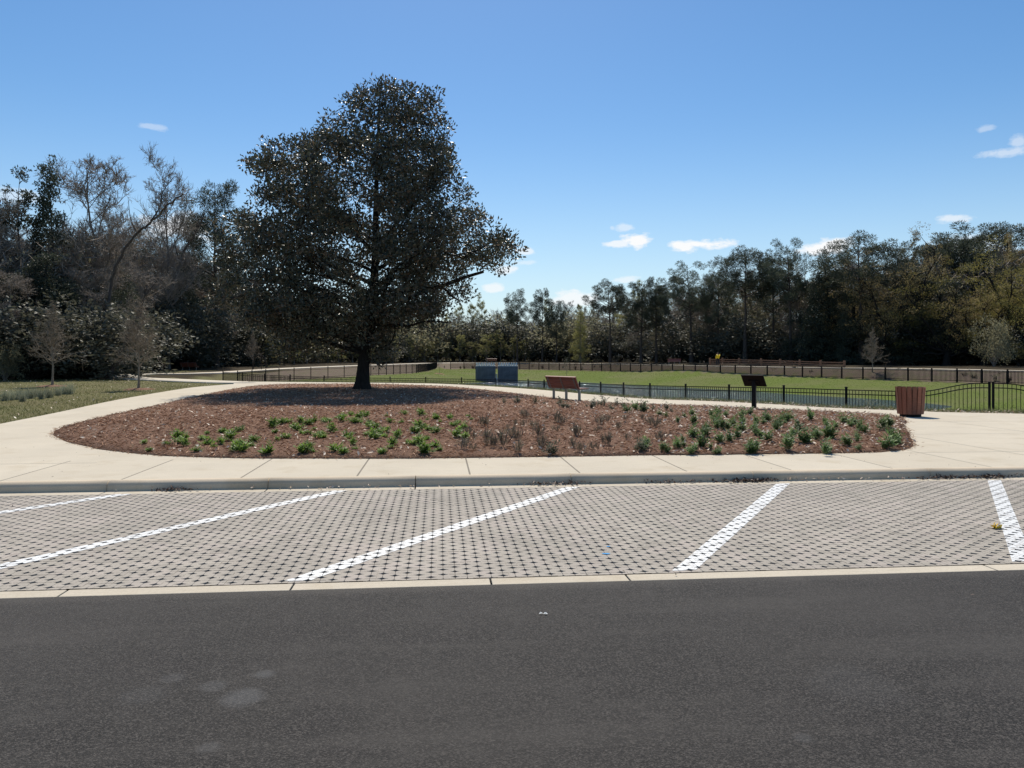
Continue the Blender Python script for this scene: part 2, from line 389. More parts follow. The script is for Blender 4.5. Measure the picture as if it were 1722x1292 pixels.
# ------------------------------------------------------------------ terrain from surveyed points
NF = [(1535, 26.3, .42), (1423, 28, .41), (1318, 29.6, .41), (1226, 31.5, .37), (1153, 33.6, .32), (1093, 35.8, .27), (1048.6, 38, .23), (1010, 40.2, .19), (974.6, 42.5, .15), (943, 44.7, .12), (915, 47, .10), (888, 49, .09),
      (833, 50.5, .10), (776, 51.5, .12), (716, 52.3, .125), (656, 53, .13), (600, 54, .14), (545, 55.3, .15), (488, 57.5, .17), (445, 60, .19), (408, 63, .24), (375, 66, .29)]
NFX = [(dx(x, Y), Y, z) for x, Y, z in NF]
NFH = 1.15
LF = [(375, 66, .29), (400, 68.5, .25), (434, 72, .3), (480, 77, .36), (525, 80.5, .42), (578, 84.5, .5), (623, 89, .6), (660, 96, .55), (698, 105, .5), (720, 120, .5), (735, 141, .58)]
FF = [(735, 141, .58), (780, 141, .56), (860, 136, .53), (1000, 121, .52), (1100, 108, .53), (1207, 95.5, .55), (1350, 84.5, .51), (1500, 75.5, .45), (1620, 69, .44), (1722, 63.5, .44), (1850, 58, .44)]
LFX = [(dx(x, Y), Y, z) for x, Y, z in LF]; FFX = [(dx(x, Y), Y, z) for x, Y, z in FF]
PATHF = [(262, 68, .05), (300, 70, .06), (375, 74.5, .09), (470, 88, .22), (560, 101, .31), (640, 118, .36), (735, 147, .38), (850, 143, .4), (1000, 128, .42), (1100, 114, .4), (1207, 100, .37), (1350, 89, .36), (1500, 80, .36), (1722, 69, .33), (1950, 59, .3)]
PFX = [(dx(x, Y), Y, z) for x, Y, z in PATHF]
WATER_Z = -1.72
shore_px = [(1610, 684), (1550, 677), (1480, 671.5), (1400, 667), (1250, 657), (1140, 651), (1000, 644), (930, 642), (870, 640.6), (795, 640.2)]
SHORE_FAR = [gx(x, y, WATER_Z) for x, y in shore_px]
def offset_in(i):          # a point of the near shore: inward of the near fence
    a = np.array(NFX[max(i - 1, 0)][:2]); b = np.array(NFX[min(i + 1, len(NFX) - 1)][:2]); t = unit(b - a)
    n = np.array([t[1], -t[0]])
    if n[1] < 0: n = -n
    return np.array(NFX[i][:2]) + n * 4.5
SHORE_NEAR = [tuple(offset_in(i)) for i in range(13, -1, -1)]
SHORE = np.array(list(SHORE_FAR) + [(-8, 95)] + [(-8, 70)] + SHORE_NEAR)
ctrl = []
for X, Y, z in NFX + [(dx(1667, 25.6), 25.6, .42), (dx(1800, 25.2), 25.2, .42), (22, 25, .42), (30, 25, .42)]: ctrl.append((X, Y, z - NFH))
for X, Y, z in LFX + FFX: ctrl.append((X, Y, z - 1.15))
for X, Y, z in PFX: ctrl.append((X, Y, z - .03))
for X, Y, z in PFX[4:]: ctrl.append((X * 1.06, Y + 8, z + .1)); ctrl.append((X * 1.1, Y + 40, z + .2))
def _rs(P, step):
    P = np.array(P); d = np.concatenate([[0], np.cumsum(np.linalg.norm(np.diff(P[:, :2], axis=0), axis=1))]); t = np.linspace(0, d[-1], int(d[-1] / step)); return np.stack([np.interp(t, d, P[:, k]) for k in range(3)], 1)
for P_ in (LFX, FFX):
    q_ = _rs(P_, 3.0); tt = unit(np.gradient(q_[:, :2], axis=0)); nn_ = np.stack([tt[:, 1], -tt[:, 0]], 1)
    for (X, Y, z), n_ in zip(q_, nn_):
        if P_ is LFX: n_ = n_ * np.sign(n_[0] + 1e-9)
        else: n_ = -n_ * np.sign(n_[1])
        ctrl.append((X, Y, z - 1.15)); ctrl.append((X + n_[0] * 3, Y + n_[1] * 3, z - 1.27))
for X, Y in BACK[::2]:
    ctrl.append((X, Y, -.035))
    if Y < 50 and X > -14: ctrl.append((X + .35, Y + 1.3, -.07))
for x, y in SHORE[::1]: ctrl.append((x, y, WATER_Z + .02))
for x, y in ((0, 62), (5, 75), (10, 62), (16, 48), (14, 40), (8, 50), (0, 85)): ctrl.append((x, y, WATER_Z - .6))
for x, Y, z in ((27, 42, -1.25), (23, 33, -1.15), (33, 40, -1.0), (-60, 40, 0), (-45, 45, -.03), (-30, 55, 0), (-40, 60, .05), (-50, 70, .1), (-28, 62, 0.02), (-24, 52, -.04), (-18, 45, -.04), (-30, 40, -.03), (-22, 34, -.03), (-15, 25, -.03), (-30, 25, -.03), (-50, 20, -.03), (30, 15, -.1), (20, 15, -.1), (0, 15, -.1), (-12, 15, -.1), (0, 22, -.1), (-5, 30, -.1), (8, 20, -.1),
                (-100, 100, .3), (-60, 140, .5), (-20, 190, .6), (60, 150, .6), (120, 100, .6), (100, 40, .1), (200, 200, .8), (-200, 200, .8), (-200, 0, 0), (200, 0, 0), (0, 260, .8), (-35, 85, .15), (-30, 100, .3)): ctrl.append((x, Y, z))
ctrl = np.array(ctrl)
_keep = []
for i in range(len(ctrl)):
    if all(np.hypot(*(ctrl[i, :2] - ctrl[j, :2])) > .6 for j in _keep): _keep.append(i)
ctrl = ctrl[_keep]
_n = len(ctrl)
_D = np.linalg.norm(ctrl[:, None, :2] - ctrl[None, :, :2], axis=2) + np.eye(_n) * .0
_A = np.zeros((_n + 1, _n + 1)); _A[:_n, :_n] = -_D - np.eye(_n) * .5; _A[:_n, _n] = 1; _A[_n, :_n] = 1
_W = np.linalg.solve(_A, np.concatenate([ctrl[:, 2], [0]]))
def hh(P):
    P = np.asarray(P, float).reshape(-1, 2); out = np.empty(len(P))
    for s in range(0, len(P), 20000):
        D = np.linalg.norm(P[s:s + 20000, None, :] - ctrl[None, :, :2], axis=2)
        out[s:s + 20000] = -D @ _W[:_n] + _W[_n]
    far = np.clip((np.hypot(P[:, 0], P[:, 1]) - 220) / 200, 0, 1)
    return out * (1 - far) + .8 * far
def h1(x, y): return float(hh([(x, y)])[0])

def grow_axis(a, b, step, out, ratio=1.35):
    v = list(np.arange(a, b, step)); s = step; p = a
    lo = []
    while p > -out: s *= ratio; p -= s; lo.append(p)
    s = step; p = b; hi = [b]
    while p < out: s *= ratio; p += s; hi.append(p)
    return np.array(lo[::-1] + v + hi)
ax = grow_axis(-50, 55, .9, 3000); ay = grow_axis(11, 150, .8, 3000)
GX, GY = np.meshgrid(ax, ay); P2 = np.stack([GX.ravel(), GY.ravel()], 1)
Z = hh(P2)
vloc = -P2[:, 0] * math.sin(TH) + P2[:, 1] * math.cos(TH)
dC = dist_poly(P2, CONC); inC = inside(P2, CONC)
nearc = inC | ((dC < .5) & (P2[:, 1] < 60))
Z = np.where(inC, -.12 - 0 * Z, np.where(nearc, np.minimum(Z, -.03), Z))
Z = np.where(vloc < VK + .4, -.45, Z)
LOOP = [(*gx(420, 643.2), -.005), (*gx(393, 643.4), -.005), (*gx(340, 641.6), -.01), (*gx(280, 639), -.01), (dx(228, 57), 57, .0), (dx(206, 62), 62, .03), (dx(222, 67), 67, .05), (dx(262, 70), 70, .06)]
_c3 = catmull(LOOP + PFX[1:], 8, closed=False); _dd = np.full(len(P2), 1e9); _pz = np.zeros(len(P2))
for _p in _c3:
    _d = np.hypot(P2[:, 0] - _p[0], P2[:, 1] - _p[1]); _m = _d < _dd; _dd[_m] = _d[_m]; _pz[_m] = _p[2]
_k = np.clip((4.0 - _dd) / 2.2, 0, 1); _k = np.where(P2[:, 1] > 50, _k, _k * (_dd < 1.6)); Z = Z * (1 - _k) + _k * (_pz - .045)
nx, ny = len(ax), len(ay)
i = (np.arange(ny - 1)[:, None] * nx + np.arange(nx - 1)[None, :]).ravel()
me = np_mesh('ground', np.column_stack([P2, Z]), np.stack([i, i + 1, i + nx + 1, i + nx], 1))
# which cover grows where: red = pond bank grass, green = mulch strip, blue = woodland floor
fence_loop = np.array([p[:2] for p in NFX[::-1]][::-1] + [p[:2] for p in LFX[1:]] + [p[:2] for p in FFX[1:]] + [(40, 40), (30, 25)])
inF = inside(P2, fence_loop)
pathline = np.array([p[:2] for p in PFX]); fline = np.array([p[:2] for p in LFX[1:]] + [p[:2] for p in FFX[1:]])
dF = dist_poly(P2, fline, False); dP = dist_poly(P2, pathline, False)
beyond = (~inF) & (P2[:, 1] > 55)
strip = beyond & (dF < 9) & (dF + dP < 10.5) & (P2[:, 0] > -25)
edgeline = np.array([(-120, 30), (-45, 46), (dx(0, 52), 52), (dx(150, 55), 55), (dx(200, 62), 62), (dx(300, 78), 78), (dx(400, 86), 86), (dx(450, 103), 103), (dx(600, 125), 125), (dx(735, 160), 160), (dx(860, 156), 156), (dx(1000, 140), 140), (dx(1207, 111), 111), (dx(1500, 89), 89), (dx(1722, 78), 78), (dx(1950, 68), 68), (140, 30)])
wood = inside(P2, np.vstack([edgeline, [(3500, 30), (3500, 3500), (-3500, 3500), (-3500, 30)]]))
ca = me.color_attributes.new('zone', 'FLOAT_COLOR', 'POINT')
cc = np.zeros((len(P2), 4), np.float32); cc[:, 3] = 1; bey = beyond & (P2[:, 0] > -32) & (dF > 3); cc[:, 0] = inF; cc[:, 1] = strip; cc[:, 2] = (wood | (bey & (dF > dP))) & ~strip
ca.data.foreach_set('color', cc.ravel())
tag(link('ground', me, M['ground'], smooth=True), kind='structure')

def cdt_sheet(poly, inner, zf, skirt=0.0):
    pts = [Vector(p) for p in poly] + [Vector(p) for p in inner]
    n = len(poly); ed = [(k, (k + 1) % n) for k in range(n)]
    vs, es, fs, *_ = delaunay_2d_cdt(pts, ed, [], 1, 1e-5)
    V = np.array([(v.x, v.y) for v in vs]); z = zf(V)
    me_ = bpy.data.meshes.new('sheet'); V3 = [(*a, b) for a, b in zip(V, z)]
    me_.from_pydata(V3, [], fs)
    bm = bmesh.new(); bm.from_mesh(me_)
    for f in bm.faces:
        f.normal_update()
        if f.normal.z < 0: f.normal_flip()
    if skirt:
        be = [e for e in bm.edges if e.is_boundary]
        r = bmesh.ops.extrude_edge_only(bm, edges=be)
        for v in r['geom']:
            if isinstance(v, bmesh.types.BMVert): v.co.z -= skirt
    bm.to_mesh(me_); bm.free(); return me_
RZ = Matrix.Rotation(-TH, 4, 'Z')
def to_local(me_): me_.transform(RZ); return me_
ju = []
for k in range(-12, 13): ju.append((.42 + 1.53 * k, VK - .1, 12.55 if abs(k) > 0 else 12.55))
jv = [(12.28, -30, -5.2), (12.28, 7.6, 30), (15.2, 7.9, 30), (18.1, 8.9, 30)]
ju += [(9.6, 12.3, 23), (12.6, 12.3, 23), (-10.9, 12.3, 18)]
me = to_local(cdt_sheet(CONC, [], lambda V: np.zeros(len(V)), .1))
o = link('pavement', me, m_concrete('pavement_concrete', ju, jv)); o.rotation_euler.z = TH; tag(o, kind='structure')

# mulch bed
bx0, by0 = BED.min(0); bx1, by1 = BED.max(0)
g = np.stack(np.meshgrid(np.arange(bx0, bx1, .35), np.arange(by0, by1, .35)), -1).reshape(-1, 2) + RNG.uniform(-.1, .1, (len(np.arange(bx0, bx1, .35)) * len(np.arange(by0, by1, .35)), 2))
g = g[inside(g, BED)]; g = g[dist_poly(g, BED) > .12]
def vnoise(P, s, seed=0):
    r = np.random.default_rng(seed); out = 0
    for k in range(5):
        a = r.uniform(0, 2 * PI, 2); f = s * (1 + .7 * k)
        out = out + np.sin(P[:, 0] * f * math.cos(a[0]) + P[:, 1] * f * math.sin(a[0]) + a[1] * 3) / (1 + .5 * k)
    return out / 3
def bedz(V):
    V = np.asarray(V, float); d = dist_poly(V, BED)
    s = np.clip(d / 2.5, 0, 1); s = s * s * (3 - 2 * s)
    return .012 + .03 * np.clip(d / .25, 0, 1) + .06 * s + .02 * vnoise(V, 2.5, 3) * s
bw = BED + unit(np.roll(BED, -1, 0) - BED)[:, ::-1] * np.array([1, -1]) * RNG.uniform(-.02, .02, (len(BED), 1))
tag(link('mulch_bed', cdt_sheet(bw, g, bedz, .08), M['mulch'], smooth=True), kind='structure')

# kerb, gutter, edge band, road
def local_obj(name, mb, mat, smooth=False):
    o = mb.build(name, mat, smooth=smooth); o.rotation_euler.z = TH; return tag(o, kind='structure')
mk = m_concrete('kerb_concrete', base=(.60, .50, .37)); mg = m_concrete('gutter_concrete', base=(.58, .51, .40))
kj = []
for px, py in ((155, 824), (441, 817), (697, 810), (960, 804), (1265, 799), (1562, 795)):
    X, Y = gx(px, py, -.06); kj.append(X * math.cos(TH) + 10.5 * math.sin(TH))
kj = [-30] + [kj[0] - 2.1 * 3, kj[0] - 2.1 * 2, kj[0] - 2.1] + kj + [kj[-1] + 2.3 * k for k in (1, 2, 3)] + [30]
prof = [(VK, -.14), (VK, -.002), (VK - .005, .004), (VK - .075, .004), (VK - .10, -.002), (VK - .125, -.014), (VK - .145, -.034), (VK - .158, -.062), (VK - .165, -.14)]
mb = MB()
for a, b in zip(kj[:-1], kj[1:]):
    a += .006; b -= .006
    n = max(2, int((b - a) / .5)); rings = []
    for k in range(n + 1):
        u = a + (b - a) * k / n
        rings.append([mb.bm.verts.new((u, v + random.uniform(-.002, .002), z)) for v, z in prof])
    for r0, r1 in zip(rings[:-1], rings[1:]):
        for k in range(len(prof) - 1): mb.bm.faces.new((r0[k], r0[k + 1], r1[k + 1], r1[k]))
    mb.bm.faces.new(rings[0]); mb.bm.faces.new(rings[-1][::-1])
local_obj('kerb', mb, mk, True)
VP1, VP0, VA = 10.17, 6.04, 5.87
def slab_run(name, v0, v1, z, cuts, mat):
    mb = MB()
    for a, b in zip(cuts[:-1], cuts[1:]): mb.box(((a + b) / 2, (v0 + v1) / 2, z - .05), (b - a - .014, v1 - v0, .1), bevel=.006)
    return local_obj(name, mb, mat)
slab_run('gutter', VP1, VK - .15, -.122, kj, mg)
cu = [-30]
for px, py in ((95, 1000), (487, 988), (825, 977), (1058, 973)):
    X, Y = gx(px, py, -.125); cu.append(X * math.cos(TH) + 6 * math.sin(TH))
cu = [-30, cu[1] - 4.6, cu[1] - 2.3] + cu[1:] + [cu[-1] + 3.05, cu[-1] + 6, 30]
slab_run('edge_band', VA, VP0, -.122, cu, mg)
# road: a fine sheet with a ragged edge against the band
n = 420; us = np.linspace(-34, 34, n); V = []; 
edge = VA + .004 + .012 * np.abs(RNG.normal(size=n))
for k in range(n): V += [(us[k], -60, -.132), (us[k], 0, -.132), (us[k], VA - .15, -.132), (us[k], edge[k], -.128 + .004), (us[k], edge[k] + .006, -.15)]
a = np.arange(n - 1) * 5; Fq = []
for r in range(4): Fq.append(np.stack([a + r, a + 5 + r, a + 6 + r, a + 1 + r], 1))
o = link('road', np_mesh('road', V, np.concatenate(Fq)), M['asphalt']); o.rotation_euler.z = TH; tag(o, kind='structure')

# permeable paver bays: every block edge and opening is real geometry
cw, ch = .0955, .142
star = [(-.0016, -ch / 2), (-.0016, -.030), (-.009, -.021), (-.022, -.0105), (-.0455, -.0015), (-.0455, .0015), (-.022, .0105), (-.009, .024), (-.0016, .034), (-.0016, ch / 2)]
U0, U1 = -11.0, 13.0
ncol = int((U1 - U0) / cw); Vt = []; tops = []; walls = []; drop = .024
VL = []
for c in range(ncol):
    uc = U0 + (c + .5) * cw; off = (c % 2) * ch / 2
    for r in range(-1, int((VP1 - VP0) / ch) + 1):
        vc = VP0 + ch / 2 + r * ch + off
        wob = random.uniform(.82, 1.12); dz = random.uniform(-.0015, .0015)
        for sgn in (-1, 1):
            pts = []
            for (a_, b_) in star:
                aa = -abs(a_) * (wob if abs(a_) > .003 else 1); aa = max(aa, -cw / 2 + .001)
                pts.append((uc + sgn * -aa * 1.0 if sgn > 0 else uc + aa, min(max(vc + b_, VP0 + .003 + .02 * abs(math.sin(PI * (uc - U0) / (2 * cw)))), VP1 - .003)))
            eu = uc + sgn * cw / 2
            base = len(VL)
            y0, y1 = pts[0][1], pts[-1][1]
            if y1 - y0 < .01: continue
            poly = pts + [(eu, y1), (eu, y0)]
            VL += [(p, q, -.122 + dz) for p, q in poly]
            VL += [(p, q, -.122 - drop) for p, q in pts]
            npz = len(poly)
            idx = list(range(base, base + npz)); tops.append(idx if sgn > 0 else idx[::-1])
            for k in range(len(pts) - 1):
                q = [base + k, base + k + 1, base + npz + k + 1, base + npz + k]; walls.append(q)
me = bpy.data.meshes.new('parking_pavers'); me.from_pydata(VL, [], tops + walls)
bm = bmesh.new(); bm.from_mesh(me)
for f in bm.faces:
    if len(f.verts) > 4:
        f.normal_update()
        if f.normal.z < 0: f.normal_flip()
bm.to_mesh(me)
o = link('parking_pavers', me, M['paver']); o.rotation_euler.z = TH; tag(o, kind='structure')
mb = MB(); mb.box(((U0 + U1) / 2, (VP0 + VP1) / 2, -.172), (U1 - U0, VP1 - VP0 + .02, .06)); local_obj('gravel_base', mb, M['gravel'])
# painted bay lines: the tops of the blocks under each stripe, lifted as a paint film
def loc(p): return Vector((p[0] * math.cos(TH) + p[1] * math.sin(TH), -p[0] * math.sin(TH) + p[1] * math.cos(TH), 0))
lines = [((490, 980), (955, 822)), ((1147, 962), (1312, 818)), ((1722, 948), (1673, 811)), ((0, 953), (547, 831)), ((0, 862), (163, 838))]
for f in [f for f in bm.faces if len(f.verts) <= 4]: bm.faces.remove(f)
def cutline(p, q, w=.165):
    d = (q - p).normalized(); nrm = Vector((-d.y, d.x, 0))
    b2 = bm.copy()
    for side in (1, -1):
        geo = b2.verts[:] + b2.edges[:] + b2.faces[:]
        bmesh.ops.bisect_plane(b2, geom=geo, plane_co=p + nrm * side * w / 2, plane_no=nrm * side, clear_outer=True)
    geo = b2.verts[:] + b2.edges[:] + b2.faces[:]
    bmesh.ops.bisect_plane(b2, geom=geo, plane_co=(0, VP0 + .06, 0), plane_no=(0, -1, 0), clear_outer=True)
    for v in b2.verts: v.co.z += .003
    mm = bpy.data.meshes.new('parking_line'); b2.to_mesh(mm); b2.free()
    o = link('parking_line', mm, M['paint']); o.rotation_euler.z = TH; return tag(o, kind='structure')
for a, b in lines: cutline(loc(gx(*a, -.12)), loc(gx(*b, -.12)))
bm.free()

# paths across the grass
def ribbon(name, pts, w, lift=.035, mat=None, tilt=.10):
    C3 = catmull(pts, 8, closed=False); C = C3[:, :2]; T = unit(np.gradient(C, axis=0)); N = np.stack([-T[:, 1], T[:, 0]], 1)
    R = np.stack([C + N * w * s for s in (-.5, -.17, .17, .5)], 1)
    z = C3[:, 2] + lift
    V = np.concatenate([R, np.repeat(z[:, None, None], 4, 1)], 2)
    V[:, :, 2] += np.where(C[:, 1] > 72, 1, .3)[:, None] * tilt * (R[:, :, 1] - C[:, 1:2]) / w
    sk = V.copy(); sk[:, :, 2] -= .06
    V = np.concatenate([sk[:, :1], V, sk[:, -1:]], 1)
    m_, k_ = V.shape[:2]; idx = (np.arange(m_ - 1)[:, None] * k_ + np.arange(k_ - 1)[None]).ravel()
    me_ = np_mesh(name, V.reshape(-1, 3), np.stack([idx, idx + k_, idx + k_ + 1, idx + 1], 1))
    return tag(link(name, me_, mat or mpath), kind='structure')
mpath = m_concrete('path_concrete', base=(.62, .55, .44))
ribbon('path', LOOP + PFX[1:], 2.3)
me = np_mesh('pond_water', [(*p, WATER_Z) for p in ((-30, 26), (60, 26), (60, 125), (-30, 125))], np.array([[0, 1, 2, 3]]))
tag(link('pond_water', me, M['water']), kind='structure')

# ------------------------------------------------------------------ fences
def picket_panel(a, b, za, zb, hgt, ground_gap=.06, arch=None, pk=.112, thick=.016):
    a = np.array(a); b = np.array(b); L = np.linalg.norm(b - a); mb = MB(); n = max(3, int(round(L / pk)))
    def top(t): return za + (zb - za) * t + (arch(t) if arch else 0)
    dirv = (b - a) / L; yaw = math.atan2(dirv[1], dirv[0])
    R = Matrix.Rotation(yaw, 3, 'Z')
    for k in range(1, n):
        t = k / n; p = a + (b - a) * t; z1 = top(t) - .012; z0 = za + (zb - za) * t - hgt + ground_gap
        mb.box((p[0], p[1], (z0 + z1) / 2), (thick, thick, z1 - z0), R)
    segs = 12 if arch else 1
    for drop_, flat in ((0, False), (.15, False), (hgt - .16, True)):
        for s in range(segs):
            t0, t1 = s / segs, (s + 1) / segs; p = a + (b - a) * t0; q = a + (b - a) * t1
            z0 = (top(t0) if not flat else za + (zb - za) * t0) - drop_; z1 = (top(t1) if not flat else za + (zb - za) * t1) - drop_
            mb.bar((*p, z0), (*q, z1), .032, .032)
    return mb
def post_mb(p, zt, zb_, w=.07):
    mb = MB(); mb.box((p[0], p[1], (zt + zb_) / 2), (w, w, zt - zb_), bevel=.004); mb.box((p[0], p[1], zt + .012), (w + .02, w + .02, .03), bevel=.008); return mb
def build_fence(name, label, pts, hgt, cat='fence', thick=.016, pk=.112, w=.07):
    root = empty(name, (pts[0][0], pts[0][1], pts[0][2] - hgt)); tag(root, label, cat)
    inv = Matrix.Translation(-Vector(root.location))
    def add(mb, nm):
        o = mb.build(nm, M['black'], root); o.data.transform(inv); return o
    for k, p in enumerate(pts):
        add(post_mb(p, p[2] + .09, p[2] - hgt - .3, w), 'post')
        if k + 1 < len(pts):
            q = pts[k + 1]; add(picket_panel(p[:2], q[:2], p[2], q[2], hgt, thick=thick, pk=pk), 'panel')
    return root
def resample(P, step):
    P = np.array(P); d = np.concatenate([[0], np.cumsum(np.linalg.norm(np.diff(P[:, :2], axis=0), axis=1))]); n = max(1, int(round(d[-1] / step)))
    t = np.linspace(0, d[-1], n + 1); return [tuple(np.interp(t, d, P[:, k]) for k in range(3)) for t in t]
build_fence('metal_fence', 'black metal picket fence running along the near side of the pond behind the front bench', NFX, NFH)
build_fence('metal_fence', 'black picket fence climbing the left pond bank behind the big tree trunk', resample(LFX, 2.5)[1:], 1.15, pk=.16)
build_fence('metal_fence', 'black metal picket fence along the far side of the pond in front of the woods', resample(FFX, 2.45)[1:], 1.15, pk=.125, thick=.036, w=.1)
ga = NFX[0]; gc = (dx(1667, 25.6), 25.6); gb = (2 * gc[0] - ga[0], 2 * gc[1] - ga[1] + .1)
root = empty('double_gate', (*gc, -.74)); tag(root, 'black metal double gate with an arched top, right of the wooden litter bin', 'gate')
inv = Matrix.Translation(-Vector(root.location)); arch = lambda t: .31 * (.5 - .5 * math.cos(PI * min(1, t * 1.12)))
d = unit(np.array(gc) - np.array(ga[:2]))
c0 = np.array(gc) - d * .055; c1 = np.array(gc) + d * .055
for a_, b_, fn in ((np.array(ga[:2]) + d * .06, c0 - d * .04, arch), (c1 + d * .04, np.array(gb) - d * .06, lambda t: arch(1 - t))):
    o = picket_panel(a_, b_, .42, .42, NFH + .02, arch=fn, pk=.125).build('gate_leaf', M['black'], root); o.data.transform(inv)
for c in (c0, c1):
    o = post_mb(c, .76, -.80, .06).build('gate_stile', M['black'], root); o.data.transform(inv)
o = post_mb(gb, .55, -1.0).build('gate_post', M['black'], root); o.data.transform(inv)
build_fence('metal_fence', 'black metal picket fence beyond the arched gate at the right edge', [(gb[0] + .1, gb[1], .42), (gb[0] + 2.5, gb[1] - .1, .42), (gb[0] + 4.9, gb[1] - .2, .42), (gb[0] + 7.3, gb[1] - .3, .42)], NFH)

# wooden rail fence beside the far path
rp = [(dx(x, Y), Y, z) for x, Y, z in ((1194, 106, 1.36), (1215, 104.5, 1.35), (1243, 102, 1.32), (1280, 98.5, 1.28), (1312, 95.5, 1.22), (1345, 93, 1.15), (1380, 90.5, 1.1), (1420, 88, 1.05))]
root = empty('wooden_railing', (rp[0][0], rp[0][1], .36)); tag(root, 'brown wooden board railing beside the far path, right of the person in yellow', 'railing'); inv = Matrix.Translation(-Vector(root.location))
for k, p in enumerate(rp):
    o = MB().box((p[0], p[1], (p[2] + .1) / 2 - .1), (.2, .2, p[2] + .35)).build('post', M['rail'], root); o.data.transform(inv)
    if k + 1 < len(rp):
        q = rp[k + 1]; mb = MB()
        for j in range(4):
            e = .12 + j * .24
            mb.bar((p[0], p[1] - .12, p[2] - e), (q[0], q[1] - .12, q[2] - e), .045, .115)
        o = mb.build('board_panel', M['rail'], root); o.data.transform(inv)

# ------------------------------------------------------------------ benches, sign, bin
def make_bench():
    root = empty('park_bench', (0, 0, 0))
    L = 1.86; lean = .40
    mb = MB()
    for k in range(4): mb.box((0, .09 + k * .112, .455), (L, .1, .04), bevel=.006)
    mb.build('seat', M['bench'], root)
    mb = MB(); R = Matrix.Rotation(lean, 3, 'X')
    for k in range(4):
        s = .05 + k * .105
        mb.box((0, .03 - s * math.sin(lean), .47 + s * math.cos(lean)), (L, .036, .098), R, bevel=.006)
    mb.box((0, .03 - .435 * math.sin(lean), .47 + .435 * math.cos(lean)), (L, .075, .04), R, bevel=.008)
    mb.build('backrest', M['bench'], root)
    for x in (-.78, 0, .78):
        mb = MB(); mb.box((x, .15, .215), (.075, .075, .43), bevel=.006); mb.box((x, .15, .008), (.17, .15, .016), bevel=.003)
        mb.build('leg', M['steel'], root)
        mb = MB(); mb.box((x, .25, .42), (.05, .40, .03)); mb.bar((x, .04, .42), (x, .012 - .42 * math.sin(lean), .46 + .42 * math.cos(lean)), .05, .03, up=(0, 1, 0))
        mb.build('support_arm', M['steel'], root)
    return root
b0 = make_bench(); b0.location = (1.90, 28.6, -.0); b0.rotation_euler.z = -rad(56.5)
tag(b0, 'red slatted park bench seen from behind, between the mulch bed and the curving path', 'bench')
for x, Y, z, rz, lab in ((317, 80, .1, rad(-10), 'red park bench at the wood edge on the left, left of the fence corner'),
                         (827, 139.8, .38, rad(0), 'small red bench seen from behind above the left blue-grey pond box'),
                         (1134, 112.5, .42, rad(172), 'small red bench facing the pond by the far path, left of the person in yellow')):
    b = copy_tree(b0); b.location = (dx(x, Y), Y, z); b.rotation_euler.z = rz; tag(b, lab, 'bench')
sY = 1.62 * F / 90.5; sX = dx(1268, sY)
root = empty('information_sign', (sX, sY, 0), -rad(38)); tag(root, 'black lectern sign on a single post in the mulch bed, seen from behind', 'sign')
MB().box((0, 0, .42), (.115, .115, .98), bevel=.006).build('post', M['black'], root)
R = Matrix.Rotation(rad(48), 3, 'X'); mb = MB(); mb.box((0, -.02, .90), (.68, .46, .035), Matrix.Rotation(-rad(48), 3, 'X'), bevel=.006); mb.build('panel', M['black'], root)
mb = MB(); mb.box((0, .0, .83), (.3, .2, .02), Matrix.Rotation(-rad(48), 3, 'X')); mb.bar((0, 0, .78), (0, -.02, .9), .09); mb.build('bracket', M['black'], root)
bY = 1.62 * F / 100.5; bX = dx(1531, bY)
root = empty('litter_bin', (bX, bY, 0), .1); tag(root, 'round litter bin of upright red-brown wooden slats standing on the concrete', 'litter bin')
mb = MB(); n = 17
for k in range(n):
    a = 2 * PI * k / n; r0, r1, z0, z1 = .308, .356, .075, .80
    p = (r0 * math.cos(a), r0 * math.sin(a), z0); q = (r1 * math.cos(a), r1 * math.sin(a), z1 + random.uniform(-.004, .004))
    mb.bar(p, q, .026, .104, up=(-math.sin(a), math.cos(a), 0), bevel=.004)
mb.build('slats', M['bin'], root)
MB().lathe([(.26, .06), (.305, .75), (.29, .75), (.25, .08)], 28).build('liner', M['black'], root, True)
MB().lathe([(.255, 0), (.265, .01), (.265, .06), (.245, .075)], 28).build('base', M['black'], root)

# two outfall boxes at the end of the pond
for x0, x1, lab in ((799.5, 833, 'dark blue-grey box in the pond with pale blocks as light dashes on top, left one of the pair'), (837, 871, 'dark blue-grey box in the pond with pale blocks as light dashes on top, right one of the pair')):
    Y = 104; X0, X1 = dx(x0, Y), dx(x1, Y); w = X1 - X0; zt = H - 13 * Y / F; zb_ = WATER_Z - .2
    root = empty('outfall_box', ((X0 + X1) / 2, Y, zb_)); tag(root, lab, 'outfall box'); hgt = zt - zb_
    mb = MB(); mb.box((0, .9, (hgt - .25) / 2), (w, 1.8, hgt - .25), bevel=.05)
    for k in range(9): mb.box((-w / 2 + .17 + k * (w - .34) / 8, -.03, (hgt - .35) / 2), (.07, .09, hgt - .45))
    for z in (.6, 1.15): mb.box((0, -.045, z), (w - .06, .1, .06))
    mb.build('body', M['outfall'], root)
    mb = MB(); mb.box((0, .9, hgt - .21), (w * .98, 1.78, .07)); mb.box((0, .95, hgt - .12), (w * .9, 1.5, .09)); mb.build('top_slab', M['pale'], root)
    for k in range(8): MB().box((-w / 2 + .2 + k * (w - .4) / 7, .08, hgt + .06), (.21, .2, .34), bevel=.02).build('light_dash', M['pale'], root)  # pale blocks stand in for the bright dashes of light along the top
Y = 104.3; root = MB().lathe([(.16, 0), (.16, .45), (.1, .6), (.1, .95), (.16, 1.05)], 12).build('marker_post', M['pale'], None, True)
root.location = (dx(835, Y), Y, WATER_Z - .05); tag(root, 'white marker post in the gap between the two blue-grey boxes', 'post')

